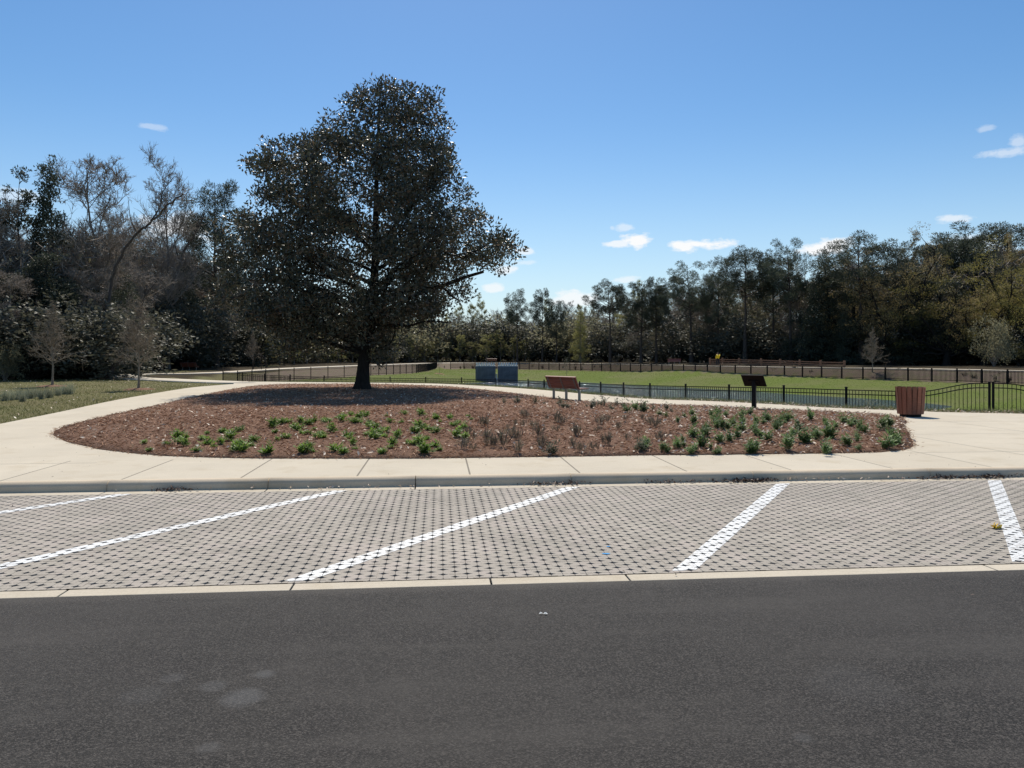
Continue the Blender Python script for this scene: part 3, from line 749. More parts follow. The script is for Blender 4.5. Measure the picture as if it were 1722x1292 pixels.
# person on the far path
def skin_obj(name, verts, edges, radii, mat, parent, sub=2):
    me_ = bpy.data.meshes.new(name); me_.from_pydata(verts, edges, []); o = link(name, me_, mat, parent)
    md = o.modifiers.new('skin', 'SKIN'); md.use_smooth_shade = True
    for v, r in zip(me_.skin_vertices[0].data, radii): v.radius = (r, r) if not isinstance(r, tuple) else r
    me_.skin_vertices[0].data[0].use_root = True
    o.modifiers.new('sub', 'SUBSURF').levels = sub; o.modifiers['sub'].render_levels = sub
    return o
pY = 101; root = empty('person', (dx(1207, pY), pY, .42), rad(15), (1.08, 1.08, 1.03)); tag(root, 'person in a yellow jacket and black trousers walking on the far path', 'person')
jv_ = [(0, 0, .92), (0, .01, 1.1), (0, 0, 1.32), (0, 0, 1.43), (0, .02, 1.5), (0, .035, 1.6), (0, .03, 1.7),
       (-.09, .0, .88), (-.10, .12, .50), (-.1, .02, .09), (-.1, .14, .04), (.09, 0, .88), (.10, -.02, .48), (.1, -.22, .13), (.1, -.12, .05),
       (-.18, 0, 1.38), (-.22, -.06, 1.12), (-.2, .06, .92), (-.19, .11, .84), (.18, 0, 1.38), (.22, .06, 1.12), (.2, .2, .98), (.19, .26, .93)]
je = [(0, 1), (1, 2), (2, 3), (3, 4), (4, 5), (5, 6), (0, 7), (7, 8), (8, 9), (9, 10), (0, 11), (11, 12), (12, 13), (13, 14), (3, 15), (15, 16), (16, 17), (17, 18), (3, 19), (19, 20), (20, 21), (21, 22)]
jr = [.14, .13, .15, .09, .055, .095, .07, .09, .06, .04, .035, .09, .06, .04, .035, .065, .05, .036, .03, .065, .05, .036, .03]
skin_obj('body', jv_, je, jr, M['skin'], root)
ids = [0, 1, 2, 3, 15, 16, 17, 19, 20, 21]; mp_ = {k: n for n, k in enumerate(ids)}
jk_v = [jv_[k] for k in ids]; jk_v[0] = (0, 0, .86)
skin_obj('jacket', jk_v, [(mp_[a], mp_[b]) for a, b in je if a in mp_ and b in mp_], [.23, .22, .23, .15, .11, .095, .07, .11, .095, .07], M['yellow'], root)
ids = [0, 7, 8, 9, 11, 12, 13]; mp_ = {k: n for n, k in enumerate(ids)}
skin_obj('trousers', [jv_[k] for k in ids], [(mp_[a], mp_[b]) for a, b in je if a in mp_ and b in mp_], [.155, .115, .085, .065, .115, .085, .065], M['dark'], root)
skin_obj('hair', [(0, .0, 1.72), (0, -.035, 1.66), (0, -.05, 1.58)], [(0, 1), (1, 2)], [.075, .09, .06], M['hair'], root)

# ------------------------------------------------------------------ trees
def clump_leaves(rng, centers, cr, per, L, W, flat=.75, out=.6, up=.15, droop=0.0):
    n = len(centers); C = np.repeat(centers, per, axis=0); N = len(C)
    d = unit(rng.normal(size=(N, 3))); r = cr * rng.uniform(.15, 1, N)[:, None] ** .6
    off = d * r; off[:, 2] *= flat
    A = unit(d * out + rng.normal(size=(N, 3)) * .55 + np.array([0, 0, up - droop]))
    B = perp(A, rng)
    return C + off, A, B, L * rng.uniform(.65, 1.25, N), W * rng.uniform(.7, 1.2, N)
def curve3(p, q, ctrl_, n=6):
    t = np.linspace(0, 1, n)[:, None]; return (1 - t) ** 2 * p + 2 * t * (1 - t) * ctrl_ + t * t * q
def volume_tree(seed, trunk, r0, prof, zb, zt, nlimb, nclump, cr, per, L, W, flat=.75, shell=.35, up=.15, out=.6, rise=.45, k0=9, limb_r=.2, flare=1.7, clumpy=None, droop=0.0, extra_t=(), extra_c=None, thr=-.35):
    """trunk: polyline; prof(f, az) gives the crown radius at height fraction f; limbs reach from the trunk to the shell; clumps hang on the limbs"""
    rng = np.random.default_rng(seed); T = Tubes()
    trunk = np.array(trunk, float); tz = trunk[:, 2]
    def axis(z): return np.array([np.interp(z, tz, trunk[:, 0]), np.interp(z, tz, trunk[:, 1]), z])
    Ht = tz[-1]
    tr = r0 * (1 - .93 * np.clip(tz / Ht, 0, 1) ** .9); tr[0] *= flare; 
    if len(tr) > 1: tr[1] *= 1 + (flare - 1) * .25
    T.add(trunk, tr, k0)
    def radius_at(z): return np.interp(z, tz, tr)
    # clump centres
    cen = []
    tries = 0
    if clumpy is not None: lob = clumpy
    while len(cen) < nclump and tries < nclump * 60:
        tries += 1
        f = rng.uniform(0, 1); az = rng.uniform(0, 2 * PI); R = prof(f, az)
        if rng.uniform(0, 1) > min(1, R / prof.rmax) ** 1.3: continue
        rr = R * (shell + (1 - shell) * rng.uniform(0, 1) ** .5)
        z = zb + (zt - zb) * f
        c = axis(z) + np.array([math.cos(az) * rr, math.sin(az) * rr, rng.normal() * .2])
        if clumpy is not None:
            v = math.sin(c[0] * clumpy + seed) + math.sin(c[1] * clumpy * 1.1 + 2 * seed) + math.sin(c[2] * clumpy * 1.3 + 3 * seed)
            if v < thr + rng.normal() * .35: continue
        cen.append(c)
    cen = np.array(cen)
    # limbs
    nodes = [axis(z) for z in np.linspace(zb * .9, Ht * .97, 12)]; nr = [radius_at(p[2]) * .5 for p in nodes]
    order = rng.permutation(len(cen))[:nlimb]
    for k in order:
        q = cen[k]; rr = np.hypot(*(q - axis(q[2]))[:2])
        z0 = np.clip(q[2] - rise * rr - .2, zb * .82, Ht * .96); p = axis(z0)
        mid = (p + q) / 2 + np.array([0, 0, rng.uniform(-.05, .16) * rr]) + rng.normal(size=3) * .06 * rr
        P = curve3(p, q, mid, 7); P[1:-1] += rng.normal(size=(5, 3)) * .025 * rr
        a = max(.025, limb_r * radius_at(z0) + .012 * rr); T.add(P, np.linspace(a, a * .16 + .006, 7), 5)
        for n_ in P[2:]: nodes.append(n_); nr.append(a * .4)
    for P, R_, kk in extra_t: nodes.extend(list(P[2:]))
    NB = np.zeros((len(nodes) + 2 * len(cen), 3)); NB[:len(nodes)] = nodes; nn = len(nodes); TW = Tubes()
    d0 = np.array([np.min(np.linalg.norm(NB[:nn] - c, axis=1)) for c in cen])
    for c in cen[np.argsort(d0)]:
        dd = np.linalg.norm(NB[:nn] - c, axis=1); k = int(np.argmin(dd))
        if dd[k] > .15:
            p = NB[k].copy(); NB[nn] = c; NB[nn + 1] = (p + c) / 2; nn += 2; m = (p + c) / 2 + rng.normal(size=3) * .12 * dd[k] - np.array([0, 0, .05 * dd[k]])
            T.add(curve3(p, c, m, 4), np.array([.022, .018, .012, .006]) * (1 + dd[k] * .4), 3)
    for P, R_, kk in extra_t: T.add(P, R_, kk)
    if extra_c is not None: cen = np.concatenate([cen, extra_c])
    C, A, B, Ls, Ws = clump_leaves(rng, cen, cr, per, L, W, flat, out, up, droop)
    T.V += TW.V; T.F += [f + T.n for f in TW.F]; T.n += TW.n
    return T.mesh('trunk'), leaf_mesh('crown', C, A, B, Ls, Ws)
def P_(fn, rmax):
    fn_ = lambda f, az: fn(f, az)
    class W_:
        def __call__(s, f, az): return fn(f, az)
    w = W_(); w.rmax = rmax; return w
def interp_prof(fs, left, right, depth=None):
    """crown radius from a left and a right outline"""
    m = max(max(left), max(right))
    def fn(f, az):
        l, r = np.interp(f, fs, left), np.interp(f, fs, right); c = math.cos(az); s = c * .5 + .5
        return (l * (1 - s) + r * s)
    return P_(fn, m)
def bare_tree(seed, Ht, r0, nb=15, lean=(0, 0), spread=.42, first=.25, twig_levels=3, sub=6, upb=.5, twig_r=.011, leaves=0, L=.1, W=.05, taper=.65):
    rng = np.random.default_rng(seed); T = Tubes(); TW = Tubes(); tips = []
    n = 9; t = np.linspace(0, 1, n)
    trunk = np.stack([lean[0] * t + rng.normal(size=n) * .012 * Ht * t, lean[1] * t + rng.normal(size=n) * .012 * Ht * t, Ht * .93 * t], 1)
    T.add(trunk, np.concatenate([[r0 * 1.5], r0 * (1 - .9 * t[1:]) ]), 7)
    def br(p, d, ln, r, lev):
        k = 5; P = [p]; dd = d.copy()
        for s in range(k - 1):
            dd = unit(dd + rng.normal(size=3) * .16 + np.array([0, 0, .10 * upb])); P.append(P[-1] + dd * ln / (k - 1))
        P = np.array(P); tgt = T if lev <= 1 else TW
        tgt.add(P, np.linspace(r, r * .35, k), 5 if lev == 1 else 3)
        if lev > twig_levels: tips.extend(P[1:]); return
        m = sub if lev < twig_levels else sub - 1
        for j in range(m):
            s = rng.uniform(.25, 1.0); q = P[min(k - 1, int(s * (k - 1)))]
            a = unit(dd + rng.normal(size=3) * .75 + np.array([0, 0, .2 * upb]))
            br(q, a, ln * rng.uniform(.4, .62), max(twig_r, r * .45), lev + 1)
    for j in range(nb):
        f = first + (1 - first) * (j + rng.uniform(0, 1)) / nb; p = np.array([np.interp(f, t, trunk[:, i]) for i in range(3)])
        az = j * 2.4 + rng.uniform(-.4, .4); el = upb + rng.uniform(-.2, .3)
        d = unit(np.array([math.cos(az), math.sin(az), math.tan(min(1.2, el))]))
        br(p, d, Ht * spread * (1.05 - taper * f) * rng.uniform(.75, 1.15), r0 * (1 - .85 * f) * .5, 1)
    lf = None
    if leaves:
        tp = np.array(tips); tp = tp[rng.integers(0, len(tp), leaves)] + rng.normal(size=(leaves, 3)) * .12
        A = unit(rng.normal(size=(leaves, 3)) + np.array([0, 0, .3])); lf = leaf_mesh('crown', tp, A, perp(A, rng), L * rng.uniform(.6, 1.3, leaves), W * rng.uniform(.6, 1.3, leaves))
    return T.mesh('trunk'), TW.mesh('twigs'), lf
def mk_tree(name, parts, loc, label, group=None, rz=0.0, s=(1, 1, 1)):
    root = empty(name, loc, rz, s); tag(root, label, 'tree', group)
    for nm, me_, mat in parts: link(nm, me_, mat, root)
    return root

# ---- the big magnolia
mY = 36.3; mX = dx(609, mY); ppm = F / mY
def mz(y): return H + (HY - y) / ppm
out_l = [(600, 440), (585, 405), (560, 388), (520, 378), (480, 372), (440, 372), (410, 376), (380, 379), (340, 383), (310, 392), (285, 415), (270, 432), (262, 480), (252, 505), (230, 528), (205, 545), (185, 562), (165, 585), (150, 600), (140, 622)]
out_r = [(575, 640), (558, 730), (545, 790), (520, 825), (490, 838), (470, 862), (450, 880), (430, 882), (405, 862), (380, 838), (350, 832), (320, 826), (295, 806), (265, 806), (230, 797), (205, 786), (180, 768), (160, 735), (150, 700), (140, 655)]
ys = np.linspace(600, 140, 47); zb_, zt_ = mz(600), mz(140)
xl = np.interp(ys[::-1], [p[0] for p in out_l][::-1], [p[1] for p in out_l][::-1])[::-1]; xr = np.interp(ys[::-1], [p[0] for p in out_r][::-1], [p[1] for p in out_r][::-1])[::-1]
axpx = np.interp(ys, [140, 300, 500, 600], [640, 632, 630, 615])
fs = (600 - ys) / 460.0
gap = np.where(ys > 565, np.clip((600 - ys) / 35, .0, 1), 1)
mprof0 = interp_prof(fs, np.maximum(.2, (axpx - xl) / ppm - np.minimum(.55, .14 * (axpx - xl) / ppm)), np.maximum(.2, (xr - axpx) / ppm * np.where(ys > 552, .25, 1) - np.minimum(1.0, .15 * (xr - axpx) / ppm)))
def _mp(f, az):
    lob = .13 * math.sin(11 * f + 1.0 + 2.2 * math.cos(az)) + .10 * math.sin(23 * f + 3 * az) + .09 * math.sin(5 * az + 9 * f)
    return max(.15, mprof0(f, az) * (1.0 + lob * .55))
mprof = P_(_mp, mprof0.rmax * 1.1)
trunk = [(0, 0, -.1), (0.02, 0, .35), (.06, 0, 1.0), (.16, 0, 2.0), (.33, 0, 3.0), (.5, .05, 4.2), (.6, .1, 6), (.62, .1, 8), (.66, .1, 10), (.75, 0, 12), (.85, 0, mz(150))]
# the heavy low limbs, the drooping broken branch and the bare wisps at the top
EXT = []; rng = np.random.default_rng(4)
def px3(x, y, dy=0.0): return np.array([dx(x, mY) - mX, dy, mz(y)])
for pts, r in (([(628, 545, 0), (665, 520, -.3), (700, 500, -.5), (745, 487, -.8), (785, 474, -1.2), (815, 466, -1.4)], .17),
               ([(630, 520, 0), (690, 490, .4), (740, 486, .6), (755, 497, .8), (772, 508, .9)], .10),
               ([(622, 560, 0), (650, 552, -.2), (663, 548, -.3), (666, 560, -.3), (662, 575, -.3), (655, 583, -.3)], .075), ([(655, 583, -.3), (640, 590, -.3), (628, 598, -.35)], .03), ([(662, 548, -.3), (690, 552, -.5), (720, 545, -.7), (760, 548, -.9)], .07),
               ([(620, 565, 0), (600, 553, .2), (580, 552, .3), (560, 570, .3), (545, 590, .3)], .07), ([(622, 540, 0), (560, 500, -.4), (500, 480, -1), (440, 470, -1.6)], .16), ([(628, 500, 0), (560, 470, .6), (490, 455, 1.2)], .13),
               ([(632, 420, 0), (690, 360, -.5), (750, 300, -.8)], .1), ([(632, 430, 0), (570, 370, -.5), (520, 320, -.8)], .1)):
    P = catmull([px3(*p) for p in pts], 4, closed=False); EXT.append((P, np.linspace(r, r * .35, len(P)), 7))
for k in range(70):
    p = px3(rng.uniform(598, 660), rng.uniform(150, 200), rng.uniform(-.8, .8)); q = p + np.array([rng.normal() * .35, rng.normal() * .3, rng.uniform(.15, .5)]); 
    if k % 3: q[2] = p[2] - rng.uniform(.2, .7)
    EXT.append((curve3(p, q, (p + q) / 2 + np.array([0, 0, .3]), 5), np.linspace(.014, .005, 5), 3))
# leafy sprigs on the drooping branch
c = np.array([px3(648, 578, -.3), px3(655, 585, -.3), px3(640, 590, -.3), px3(630, 600, -.35), px3(668, 560, -.3), px3(600, 575, .2), px3(545, 592, .3), px3(505, 590, .3), px3(480, 598, 0), px3(470, 588, .4), px3(735, 560, -.8), px3(720, 556, -.6)])
tm, cm = volume_tree(5, trunk, .315, mprof, zb_ + .45, zt_ - .35, 42, 1500, .56, 58, .20, .088, flat=.7, shell=.22, up=.25, rise=.30, k0=16, limb_r=.2, flare=1.6, clumpy=1.25, thr=-1.2, extra_t=EXT, extra_c=np.repeat(c, 2, 0) + rng.normal(size=(len(c) * 2, 3)) * .12)
mroot = mk_tree('magnolia_tree', [('trunk', tm, M['bark_dark']), ('crown', cm, M['magnolia'])], (mX, mY, bedz([(mX, mY)])[0]), 'big dark magnolia tree with a broad leafy crown standing in the mulch bed')
# ---- kinds of woodland tree, each built once at a nominal 15 m
def round_prof(pw=.5, r=3.0, wob=.18, ph=0.0, lo=.35):
    return P_(lambda f, az: r * (lo + (1 - lo) * math.sin(PI * min(1, max(0, f ** pw * .93 + .05)))) * (1 + wob * math.sin(3 * az + ph + 5 * f)), r * 1.2)
def wander(seed, Ht, amp, n=8):
    r = np.random.default_rng(seed); t = np.linspace(0, 1, n)
    return np.stack([np.cumsum(r.normal(size=n)) * amp * t, np.cumsum(r.normal(size=n)) * amp * t, Ht * t], 1)
KIND = {}
def pine(seed, zb0, r, ncl):
    return volume_tree(seed, wander(seed, 14.6, .12), .24, round_prof(.8, r * 1.12, .3, seed, .4), zb0 - 1.2, 14.6, 34, int(ncl * 1.6), .6, 165, .30, .04, flat=.72, shell=.35, up=.4, out=1.1, rise=.35, limb_r=.34, flare=1.4, clumpy=None)
for k, (zb0, r, n) in enumerate(((9.2, 3.0, 62), (8.2, 2.6, 58), (10.2, 3.3, 60), (7.0, 3.0, 72))):
    t_, c_ = pine(40 + k, zb0, r, n); KIND.setdefault('pine', []).append([('trunk', t_, M['bark_pine']), ('crown', c_, M['pine'])])
for k in range(3):
    t_, c_ = volume_tree(60 + k, wander(60 + k, 14, .1), .26, P_(lambda f, az: (3.4 * (1 - f) ** .6 + .3) * (1 + .2 * math.sin(3 * az + k)), 3.9), .6, 14.8, 50, 560, .6, 40, .22, .10, flat=.7, shell=.3, up=.2, clumpy=.8)
    KIND.setdefault('evergreen', []).append([('trunk', t_, M['bark_dark']), ('crown', c_, M['evergreen'])])
for k in range(2):     # sparse, tall, layered
    t_, c_ = volume_tree(65 + k, wander(65 + k, 14.6, .16), .2, P_(lambda f, az: (1.9 * (1 - f) ** .5 + .25) * (1 + .35 * math.sin(2 * az + 7 * f + k)), 2.5), 2, 14.8, 50, 230, .5, 40, .24, .11, flat=.55, shell=.3, up=.25, clumpy=1.3)
    KIND.setdefault('tall_evergreen', []).append([('trunk', t_, M['bark_dark']), ('crown', c_, M['evergreen'])])
for k in range(4):
    t_, w_, _ = bare_tree(80 + k, 15, .2, nb=20, lean=((k - 1.5) * .8, .3), spread=.36, first=.2, sub=7, upb=.65, twig_r=.014)
    KIND.setdefault('bare', []).append([('trunk', t_, M['bark_grey']), ('twigs', w_, M['twig'])])
for k in range(3):
    t_, w_, l_ = bare_tree(90 + k, 15, .18, nb=18, spread=.30, first=.12, sub=5, upb=.6, twig_r=.013, leaves=14000, L=.15, W=.085)
    KIND.setdefault('budding', []).append([('trunk', t_, M['bark_grey']), ('twigs', w_, M['twig']), ('crown', l_, M['brush'])])
    KIND.setdefault('yellow_budding', []).append([('trunk', t_, M['bark_grey']), ('twigs', w_, M['twig']), ('crown', l_, M['budding'])])
    KIND.setdefault('brown_budding', []).append([('trunk', t_, M['bark_grey']), ('twigs', w_, M['twig']), ('crown', l_, M['brown_bud'])])
t_, c_ = volume_tree(120, wander(120, 14.5, .05), .2, P_(lambda f, az: (2.5 * (1 - f) ** .75 + .2) * (1 + .2 * math.sin(4 * az + 9 * f)), 2.8), .8, 14.8, 60, 330, .5, 40, .20, .09, flat=.6, shell=.25, up=.2, clumpy=1.1)
KIND['cypress'] = [[('trunk', t_, M['bark_grey']), ('crown', c_, M['budding'])]]
# spreading oaks: heavy low limbs, foliage in layers
def oak(seed, rl, rr):
    rng = np.random.default_rng(seed); T = Tubes(); nodes = []
    T.add([(0, 0, -.2), (0, 0, .6), (.1, 0, 1.6), (.3, 0, 2.6)], [.95, .6, .52, .46], 10)
    cen = []
    for k in range(11):
        az = k * 2.39 + rng.uniform(-.3, .3); rr_ = (rr if math.cos(az) > 0 else rl) * rng.uniform(.7, 1.05); zt = rng.uniform(5, 13.5) if k > 2 else rng.uniform(3, 6)
        p = np.array([.2, 0, rng.uniform(1.4, 2.6)]); q = np.array([math.cos(az) * rr_, math.sin(az) * rr_ * .8, zt])
        mid = p * .35 + q * .65 + np.array([0, 0, -.12 * rr_ + .05 * zt]) + rng.normal(size=3) * .5
        P = curve3(p, q, mid, 11); P[2:-1] += rng.normal(size=(8, 3)) * .14; r = .30 * rng.uniform(.7, 1.1)
        T.add(P, np.linspace(r, .04, 11), 7)
        for j in range(9):
            i0 = rng.integers(4, 11); a = P[min(i0, 10)]; b = a + np.array([rng.normal() * 1.6, rng.normal() * 1.6, rng.uniform(.2, 2.6)])
            T.add(curve3(a, b, (a + b) / 2 + rng.normal(size=3) * .3, 5), np.linspace(.06, .015, 5), 4)
            for _ in range(5): cen.append(b + rng.normal(size=3) * np.array([.9, .9, .45]))
    cen = np.array(cen)
    return T.mesh('trunk'), leaf_mesh('crown', *clump_leaves(rng, cen, .75, 26, .2, .09, .5, .6, .2))
for k, (a, b) in enumerate(((8, 10), (7, 7))):
    t_, c_ = oak(140 + k, a, b); KIND.setdefault('oak', []).append([('trunk', t_, M['bark_dark']), ('crown', c_, M['oak'])])
    KIND.setdefault('brown_oak', []).append([('trunk', t_, M['bark_dark']), ('crown', c_, M['brown_bud'])])
# thin young trees
t_, w_, _ = bare_tree(150, 5.0, .05, nb=46, spread=.34, first=.24, sub=7, upb=.62, twig_levels=2, twig_r=.0065, taper=.97)
KIND['sapling'] = [[('trunk', t_, M['twig_tan']), ('twigs', w_, M['twig_tan'])]]
t_, w_, l_ = bare_tree(152, 3.4, .035, nb=11, spread=.34, first=.2, sub=3, upb=.6, twig_levels=1, twig_r=.006, leaves=160, L=.14, W=.06)
KIND['small_sapling'] = [[('trunk', t_, M['twig']), ('twigs', w_, M['twig']), ('crown', l_, M['evergreen'])]]
# shrubs
for k in range(3):
    rng = np.random.default_rng(170 + k); T = Tubes(); cen = []
    for j in range(16):
        az = rng.uniform(0, 2 * PI); q = np.array([math.cos(az) * rng.uniform(.3, 1.8), math.sin(az) * rng.uniform(.3, 1.8), rng.uniform(.8, 3.0)]); T.add(curve3(np.zeros(3), q, q * .5 + np.array([0, 0, .5]), 5), np.linspace(.04, .01, 5), 4)
        for _ in range(6): cen.append(q + rng.normal(size=3) * .5)
    KIND.setdefault('shrub', []).append([('stems', T.mesh('stems'), M['bark_dark']), ('foliage', leaf_mesh('foliage', *clump_leaves(rng, np.array(cen), .5, 34, .19, .10, .8)), M['under'])])
    KIND.setdefault('bright_shrub', []).append([('stems', KIND['shrub'][-1][0][1], M['bark_grey']), ('foliage', KIND['shrub'][-1][1][1], M['brush'])])
NOM = dict(sapling=5.0, small_sapling=3.4, shrub=3.2, bright_shrub=3.2)
NAME = dict(pine='pine_tree', evergreen='evergreen_tree', tall_evergreen='evergreen_tree', bare='bare_tree', budding='budding_tree', yellow_budding='budding_tree', brown_budding='budding_tree', cypress='cypress_tree', oak='oak_tree', brown_oak='oak_tree', sapling='young_tree', small_sapling='young_tree', shrub='shrub', bright_shrub='shrub')
def put(kind, x, Y, ytop, label, group=None, var=None, ws=1.0, rz=None, world=False):
    X = x if world else dx(x, Y)
    zb0 = h1(X, Y) - .08; zt0 = H + (HY - ytop) / F * Y; s = (zt0 - zb0) / NOM.get(kind, 15.0)
    vs = KIND[kind]; parts = vs[random.randrange(len(vs)) if var is None else var % len(vs)]
    o = mk_tree(NAME[kind], parts, (X, Y, zb0), label, group, random.uniform(0, 6.28) if rz is None else rz, (s * ws, s * ws, s))
    if 'shrub' in kind: o['category'] = 'shrub'
    return o
EX = [0, 150, 200, 300, 400, 450, 600, 735, 860, 1000, 1207, 1500, 1722, 1950]; EYv = [53, 58, 72, 90, 99, 112, 134, 171, 167, 150, 121, 99, 88, 78]
def edgeY(x): return float(np.interp(x, EX, EYv))
# trees one can single out on the left
put('tall_evergreen', 38, 62, 288, 'slim dark evergreen with layered tufts rising at the far left, left one of two', var=0, ws=.8)
put('tall_evergreen', 96, 63, 271, 'slim dark evergreen with layered tufts rising at the far left, right one of two', var=1, ws=.75)
put('bare', 178, 66, 266, 'tall bare grey tree rising between the two young lawn trees', var=0, ws=1.1, rz=0.4)
put('bare', 282, 86, 282, 'tall bare tree with a fine open top just left of the broken leaning trunks', var=1, ws=.8)
put('bare', 5, 60, 335, 'bare tree at the left edge of the photo', var=2, ws=.9)
put('pine', 364, 94, 300, 'slender pine standing alone between the woods and the big magnolia', var=3, ws=.8)
put('evergreen', 70, 57, 425, 'dense dark evergreen at the left edge behind the left young tree', var=0, ws=1.5)
put('evergreen', 15, 55, 450, 'dense dark evergreen in the left corner of the woods', var=1, ws=1.4)
put('bright_shrub', 8, 50, 590, 'light green bush at the left edge under the dark evergreens', var=0, ws=.8)
for pts, r, lab in (([(158, 632, 58), (168, 580, 58.3), (181, 525, 58.6), (186, 480, 59), (200, 440, 59), (214, 412, 59), (236, 388, 59), (252, 376, 58.7), (272, 356, 58.3), (284, 345, 58), (307, 326, 57.5)], .135, 'bare broken trunk leaning up to the right in front of the left woods'),
                    ([(272, 628, 86), (283, 560, 86), (290, 490, 86), (304, 440, 86), (316, 412, 86), (326, 396, 86), (344, 360, 86)], .21, 'shorter broken trunk leaning right, nearer the slender pine'),
                    ([(182, 636, 56), (205, 590, 56.5), (235, 520, 57)], .22, 'short thick leaning trunk at the foot of the left woods')):
    P3 = np.array([(dx(x, Y), Y, H + (HY - y) / F * Y) for x, y, Y in pts]); b0_ = P3[0].copy(); P3 = catmull(P3 - b0_, 4, closed=False); P3 += np.random.default_rng(len(pts)).normal(size=P3.shape) * .05; P3[0, 2] -= .4
    root = empty('broken_tree', b0_); tag(root, lab, 'tree'); T = Tubes(); T.add(P3, np.linspace(r, r * .4, len(P3)), 8); kf = int(len(P3) * .72); f_ = P3[kf]; T.add(catmull([f_, f_ + np.array([.5, .2, 1.0]), f_ + np.array([.75, .2, 2.2]), f_ + np.array([1.6, .3, 3.4])], 4, closed=False), np.linspace(r * .5, r * .12, 13), 6); T.add(catmull([P3[kf - 6], P3[kf - 6] + np.array([-.6, .2, 1.1]), P3[kf - 6] + np.array([-.9, .4, 2.8])], 4, closed=False), np.linspace(r * .4, r * .1, 9), 6)
    link('trunk', T.mesh('trunk'), M['bark_pine'], root); T = Tubes(); rng = np.random.default_rng(int(r * 1000))
    for k in range(34):
        i0 = rng.integers(len(P3) // 2, len(P3)); q = P3[i0] + np.array([rng.normal() * .9, rng.normal() * .8, rng.uniform(-.3, 1.2)]); T.add(curve3(P3[i0], q, (P3[i0] + q) / 2 + rng.normal(size=3) * .2, 5), np.linspace(.035, .006, 5), 3)
    link('branch', T.mesh('branch'), M['bark_grey'], root)
# right hand skyline
for a in (('pine', 870, 150, 488, 'small lone round-headed pine just right of the big magnolia crown', 0, .8), ('pine', 912, 150, 486, 'small round-headed pine left of the yellow-green cypress', 1, .75), ('pine', 936, 146, 503, 'low dark pine just left of the yellow-green cypress', 3, .7),
          ('pine', 1026, 135, 471, 'dark pine with a split crown right of the yellow-green cypress', 2, 1.0), ('pine', 1078, 128, 472, 'dense dark pine left of the tall straight-trunked pine', 3, 1.05), ('pine', 1104, 127, 466, 'dense dark pine touching the tall straight-trunked pine', 1, .9),
          ('pine', 1163, 122, 443, 'tall pine whose straight bare trunk shows down to the far fence', 0, 1.05), ('pine', 1208, 120, 453, 'lower rounded pine between two taller pines above the person in yellow', 3, .8), ('pine', 1253, 113, 414, 'wide open-crowned pine above the lectern sign', 2, 1.1), ('pine', 1330, 108, 405, 'open pine between the wide open-crowned pine and the dense right woods', 0, .85),
          ('pine', 1300, 114, 430, 'hazy pine low between two open-crowned pines', 1, .9), ('pine', 1448, 100, 394, 'dark broad pine rising over the bright white cloud', 2, 1.3), ('pine', 1556, 107, 404, 'dark pine with rounded top left of the two tallest right pines', 3, 1.25), ('pine', 1636, 106, 381, 'tall rounded pine near the right edge, left one of two', 0, 1.4), ('pine', 1692, 105, 374, 'tallest rounded pine at the right edge', 2, 1.5), ('pine', 1600, 107, 400, 'pine half hidden left of the two tallest right pines', 1, 1.2),
          ('cypress', 976, 139, 514, 'yellow-green cypress among grey trees behind the far fence', 0, 1.0),
          ('evergreen', 1395, 104, 430, 'dark glossy evergreen under the white cloud in the right woods', 0, 1.2), ('evergreen', 1530, 97, 440, 'dark glossy evergreen in the middle of the right woods', 1, 1.35), ('evergreen', 1576, 96, 420, 'dark glossy evergreen left of the spreading oak', 2, 1.2), ('evergreen', 1440, 101, 480, 'low dark evergreen with a trunk showing left of the pale young tree', 1, 1.3), ('evergreen', 1350, 108, 500, 'dark evergreen thicket tree behind the wooden railing end', 2, 1.1), ('evergreen', 1500, 98, 505, 'low dark evergreen right of the pale young tree', 0, 1.4),
          ('brown_oak', 1500, 96, 392, 'tall tree with bronze new leaves and an open top in the right woods', 1, .75), ('brown_oak', 1440, 104, 440, 'bronze leafed tree left of the dark glossy evergreens', 0, .75), ('brown_oak', 1655, 90, 440, 'bronze leafed tree behind the spreading oak', 1, .8),
          ('oak', 1592, 92, 458, 'spreading oak with heavy low limbs reaching right under yellow-olive leaves', 0, 1.0), ('oak', 1735, 88, 402, 'tall olive-leafed oak at the right edge behind the spreading oak', 1, .9), ('oak', 1690, 90, 430, 'olive-leafed oak leaning out of the frame beside the pale glossy bush', 0, .8), ('oak', 1712, 84, 560, 'low olive-leafed oak at the right edge by the far fence', 1, 1.1)):
    put(a[0], a[1], a[2], a[3], a[4], var=a[5], ws=a[6], rz=.3 if a[0] == 'oak' and a[1] < 1600 else None)
put('bright_shrub', 1672, 82, 548, 'pale glossy bush under the spreading oak limbs', var=1, ws=.75)
put('sapling', 1467, 79, 545, 'pale bare young tree in front of the dark right woods', ws=1.0)
put('sapling', 425, 86, 552, 'pale bare young tree beside the fence corner left of the magnolia', ws=.9)
put('sapling', 233, 37.5, 492, 'bare young lawn tree with a mulch ring, right one of two', ws=1.15, rz=1.0)
put('sapling', 88, 42, 497, 'bare young tree on the lawn at the left, left one of two', ws=1.15, rz=2.0)
put('small_sapling', 739, 108, 605, 'small young tree on the bank left of the blue-grey boxes', ws=1.0)
put('small_sapling', 953, 106, 600, 'small young tree on the bank behind the front bench', ws=.9, rz=1)
